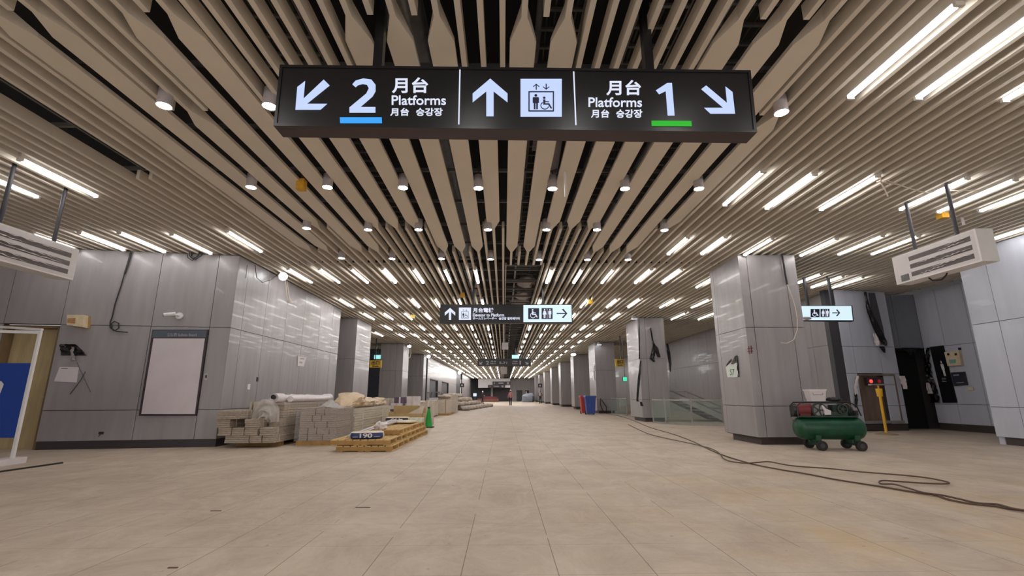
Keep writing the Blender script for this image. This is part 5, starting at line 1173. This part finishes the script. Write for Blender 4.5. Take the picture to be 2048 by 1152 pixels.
def smooth_pts(ps, n=5):
    P_ = [G(*p) for p in ps]; out = []
    for i in range(len(P_)-1):
        p0, p1, p2, p3 = P_[max(i-1, 0)], P_[i], P_[i+1], P_[min(i+2, len(P_)-1)]
        for k in range(n):
            s_ = k/n; out.append(.5*((2*p1)+(p2-p0)*s_+(2*p0-5*p1+4*p2-p3)*s_*s_+(3*p1-p0-3*p2+p3)*s_**3))
    return out+[P_[-1]]
M_fcab = pm('floor_cable', S(84, 66, 54), .6)
tag(MB().tube(smooth_pts(c1), .010, 6).build('floor_cable', M_fcab, smooth=True), 'straight dark cable running across the floor to the right edge', 'cable')
tag(MB().tube([p+Vector((0, 0, .012)) for p in smooth_pts(c2)], .010, 6).build('floor_cable', M_fcab, smooth=True), 'dark cable on the floor that doubles back in a long loop', 'cable')
for (a, b), s_, lab in (((726, 1015.5), .07, 'short dark sliver lying on the floor left of centre'), ((346, 1136), .03, 'small dark crumb on the floor at the bottom left'), ((432, 1022), .05, 'thin scrap on the floor before the pallets')):
    p = Fz(a, b, 0); tag(MB().box((p.x-s_, p.y-.008, 0), (p.x+s_, p.y+.006, .005)).build('floor_scrap', M_fcab), lab, 'scrap')

# ---------------------------------------------------------------- people far down the hall
def person(pos, rz, label, shirt, trousers, hat, stride, arms, vest=None):
    t = thing('person', label, 'person', pos, rz); M4 = MW[t.name]
    # joints (facing +Y); a body of tapered limbs fused into one surface
    def limbs(grow, which):
        mb = MB(); g = grow
        if 'b' in which:
            mb.ell((0, .015, 1.57), (.075+g, .095+g, .115+g), 14, 10); mb.cyl((0, 0, 1.40), (0, .01, 1.52), .055+g, .05+g, 12); mb.ell((0, .108, 1.56), (.014, .02, .022), 8, 6)
            for s_ in (-1, 1): mb.ell((s_*.077, 0, 1.57), (.012, .022, .032), 8, 6)
        if 't' in which:
            mb.ell((0, 0, 1.22), (.175+g, .105+g, .24+g), 16, 10, p=.8); mb.ell((0, 0, .95), (.165+g, .125+g, .14+g), 16, 8, p=.8)
            for s_ in (-1, 1):
                sh, el, wr = arms[0 if s_ < 0 else 1]; mb.cyl(sh, el, .045+g*.8, .038+g, 10); mb.ell(sh, (.05+g*.6, .055+g, .055+g*.6), 10, 8); mb.ell(el, (.044+g,)*3, 8, 6); mb.cyl(el, wr, .042+g, .03+g, 10)
        if 'h' in which:
            for s_ in (-1, 1):
                sh, el, wr = [Vector(q) for q in arms[0 if s_ < 0 else 1]]; d = (wr-el).normalized(); sd = Vector((0, 1, 0)) if abs(d.y) < .8 else Vector((0, 0, 1)); sd = (sd-d*sd.dot(d)).normalized()
                mb.ell(wr+d*.045, (.022, .04, .05), 8, 6)
                for k, ln in enumerate((.065, .078, .073, .058)):
                    b0 = wr+d*.085+sd*(.030-.020*k); mb.cyl(b0, b0+d*ln+Vector((-.012*s_, 0, 0)), .0095, .008, 6)
                b0 = wr+d*.03+sd*.035; mb.cyl(b0, b0+d*.04+sd*.03, .0105, .009, 6)
        if 'l' in which:
            for s_ in (-1, 1):
                f = stride*s_; hip = Vector((s_*.09, 0, .92)); kn = Vector((s_*.095, f*.5+.03, .49)); an = Vector((s_*.095, f, .085+max(0, -f)*.12))
                mb.cyl(hip, kn, .085+g, .058+g, 12); mb.ell(hip, (.088+g,)*3, 10, 8); mb.ell(kn, (.058+g,)*3, 10, 8); mb.cyl(kn, an, .056+g, .04+g, 12)
        if 'f' in which:
            for s_ in (-1, 1):
                f = stride*s_; mb.ell((s_*.095, f+.06, .045+max(0, -f)*.08), (.05+g, .13+g, .045+g), 12, 8); mb.cyl((s_*.095, f, .05), (s_*.095, f, .14), .045+g, n=10)
        return mb
    def fuse(nm, mb, mt, vox):
        mb.v = [M4 @ v for v in mb.v]; o = mb.build(nm, mt, t, smooth=True)
        r = o.modifiers.new('r', 'REMESH'); r.mode = 'VOXEL'; r.voxel_size = vox; r.use_smooth_shade = True
        s_ = o.modifiers.new('s', 'SMOOTH'); s_.factor = .5; s_.iterations = 2
        bpy.context.view_layer.update(); me = bpy.data.meshes.new_from_object(o.evaluated_get(bpy.context.evaluated_depsgraph_get())); o.modifiers.clear(); o.data = me
        return o
    fuse('body', limbs(0, 'bthlf'), M_skin, .0125)
    fuse('shirt', limbs(.010, 't'), shirt, .0135); fuse('trousers', limbs(.014, 'l'), trousers, .02); fuse('boots', limbs(.01, 'f'), M_black, .02)
    if vest: mb = MB().ell((0, 0, 1.2), (.2, .13, .25), 16, 10, p=.8); mb.v = [M4 @ v for v in mb.v]; mb.build('vest', vest, t, smooth=True)
    mb = MB().lathe([(.115, 1.60), (.118, 1.615), (.10, 1.62), (.098, 1.66), (.075, 1.71), (.03, 1.735), (.004, 1.74)], (0, .01, 0), 18); mb.v = [M4 @ v for v in mb.v]; mb.build('helmet', hat, t, smooth=True)
    mb = MB(); mb.ell((0, -.02, 1.575), (.085, .09, .09), 12, 8); mb.v = [M4 @ v for v in mb.v]; mb.build('hair', M_black, t, smooth=True)
    mb = MB()
    for s_ in (-1, 1): mb.ell((s_*.03, .104, 1.585), (.012, .008, .007), 8, 6)
    mb.ell((0, .105, 1.515), (.024, .007, .006), 8, 6); mb.v = [M4 @ v for v in mb.v]; mb.build('face_features', M_dkcloth, t, smooth=True)
A_rel = [((-.165, 0, 1.385), (-.265, -.03, 1.11), (-.28, .05, .87)), ((.165, 0, 1.385), (.265, -.03, 1.11), (.27, .06, .87))]
A_bent = [((-.165, 0, 1.385), (-.25, -.05, 1.12), (-.13, .17, 1.08)), ((.165, 0, 1.385), (.25, -.05, 1.12), (.13, .18, 1.1))]
person((.79, 54.6, 0), .1, 'person in a pink shirt and white helmet walking in mid hall', M_pink, M_dkcloth, M_white, .16, A_rel)
person((-2.93, 67.2, 0), -1.2, 'person in dark clothes and white helmet at the far left', M_dkcloth, M_dkcloth, M_white, .06, A_bent)
person((5.0, 65.8, 0), 3.0, 'person in dark clothes and pale vest by the far right columns', M_dkcloth, M_dkcloth, M_dgrey, .05, A_bent, M_vest)
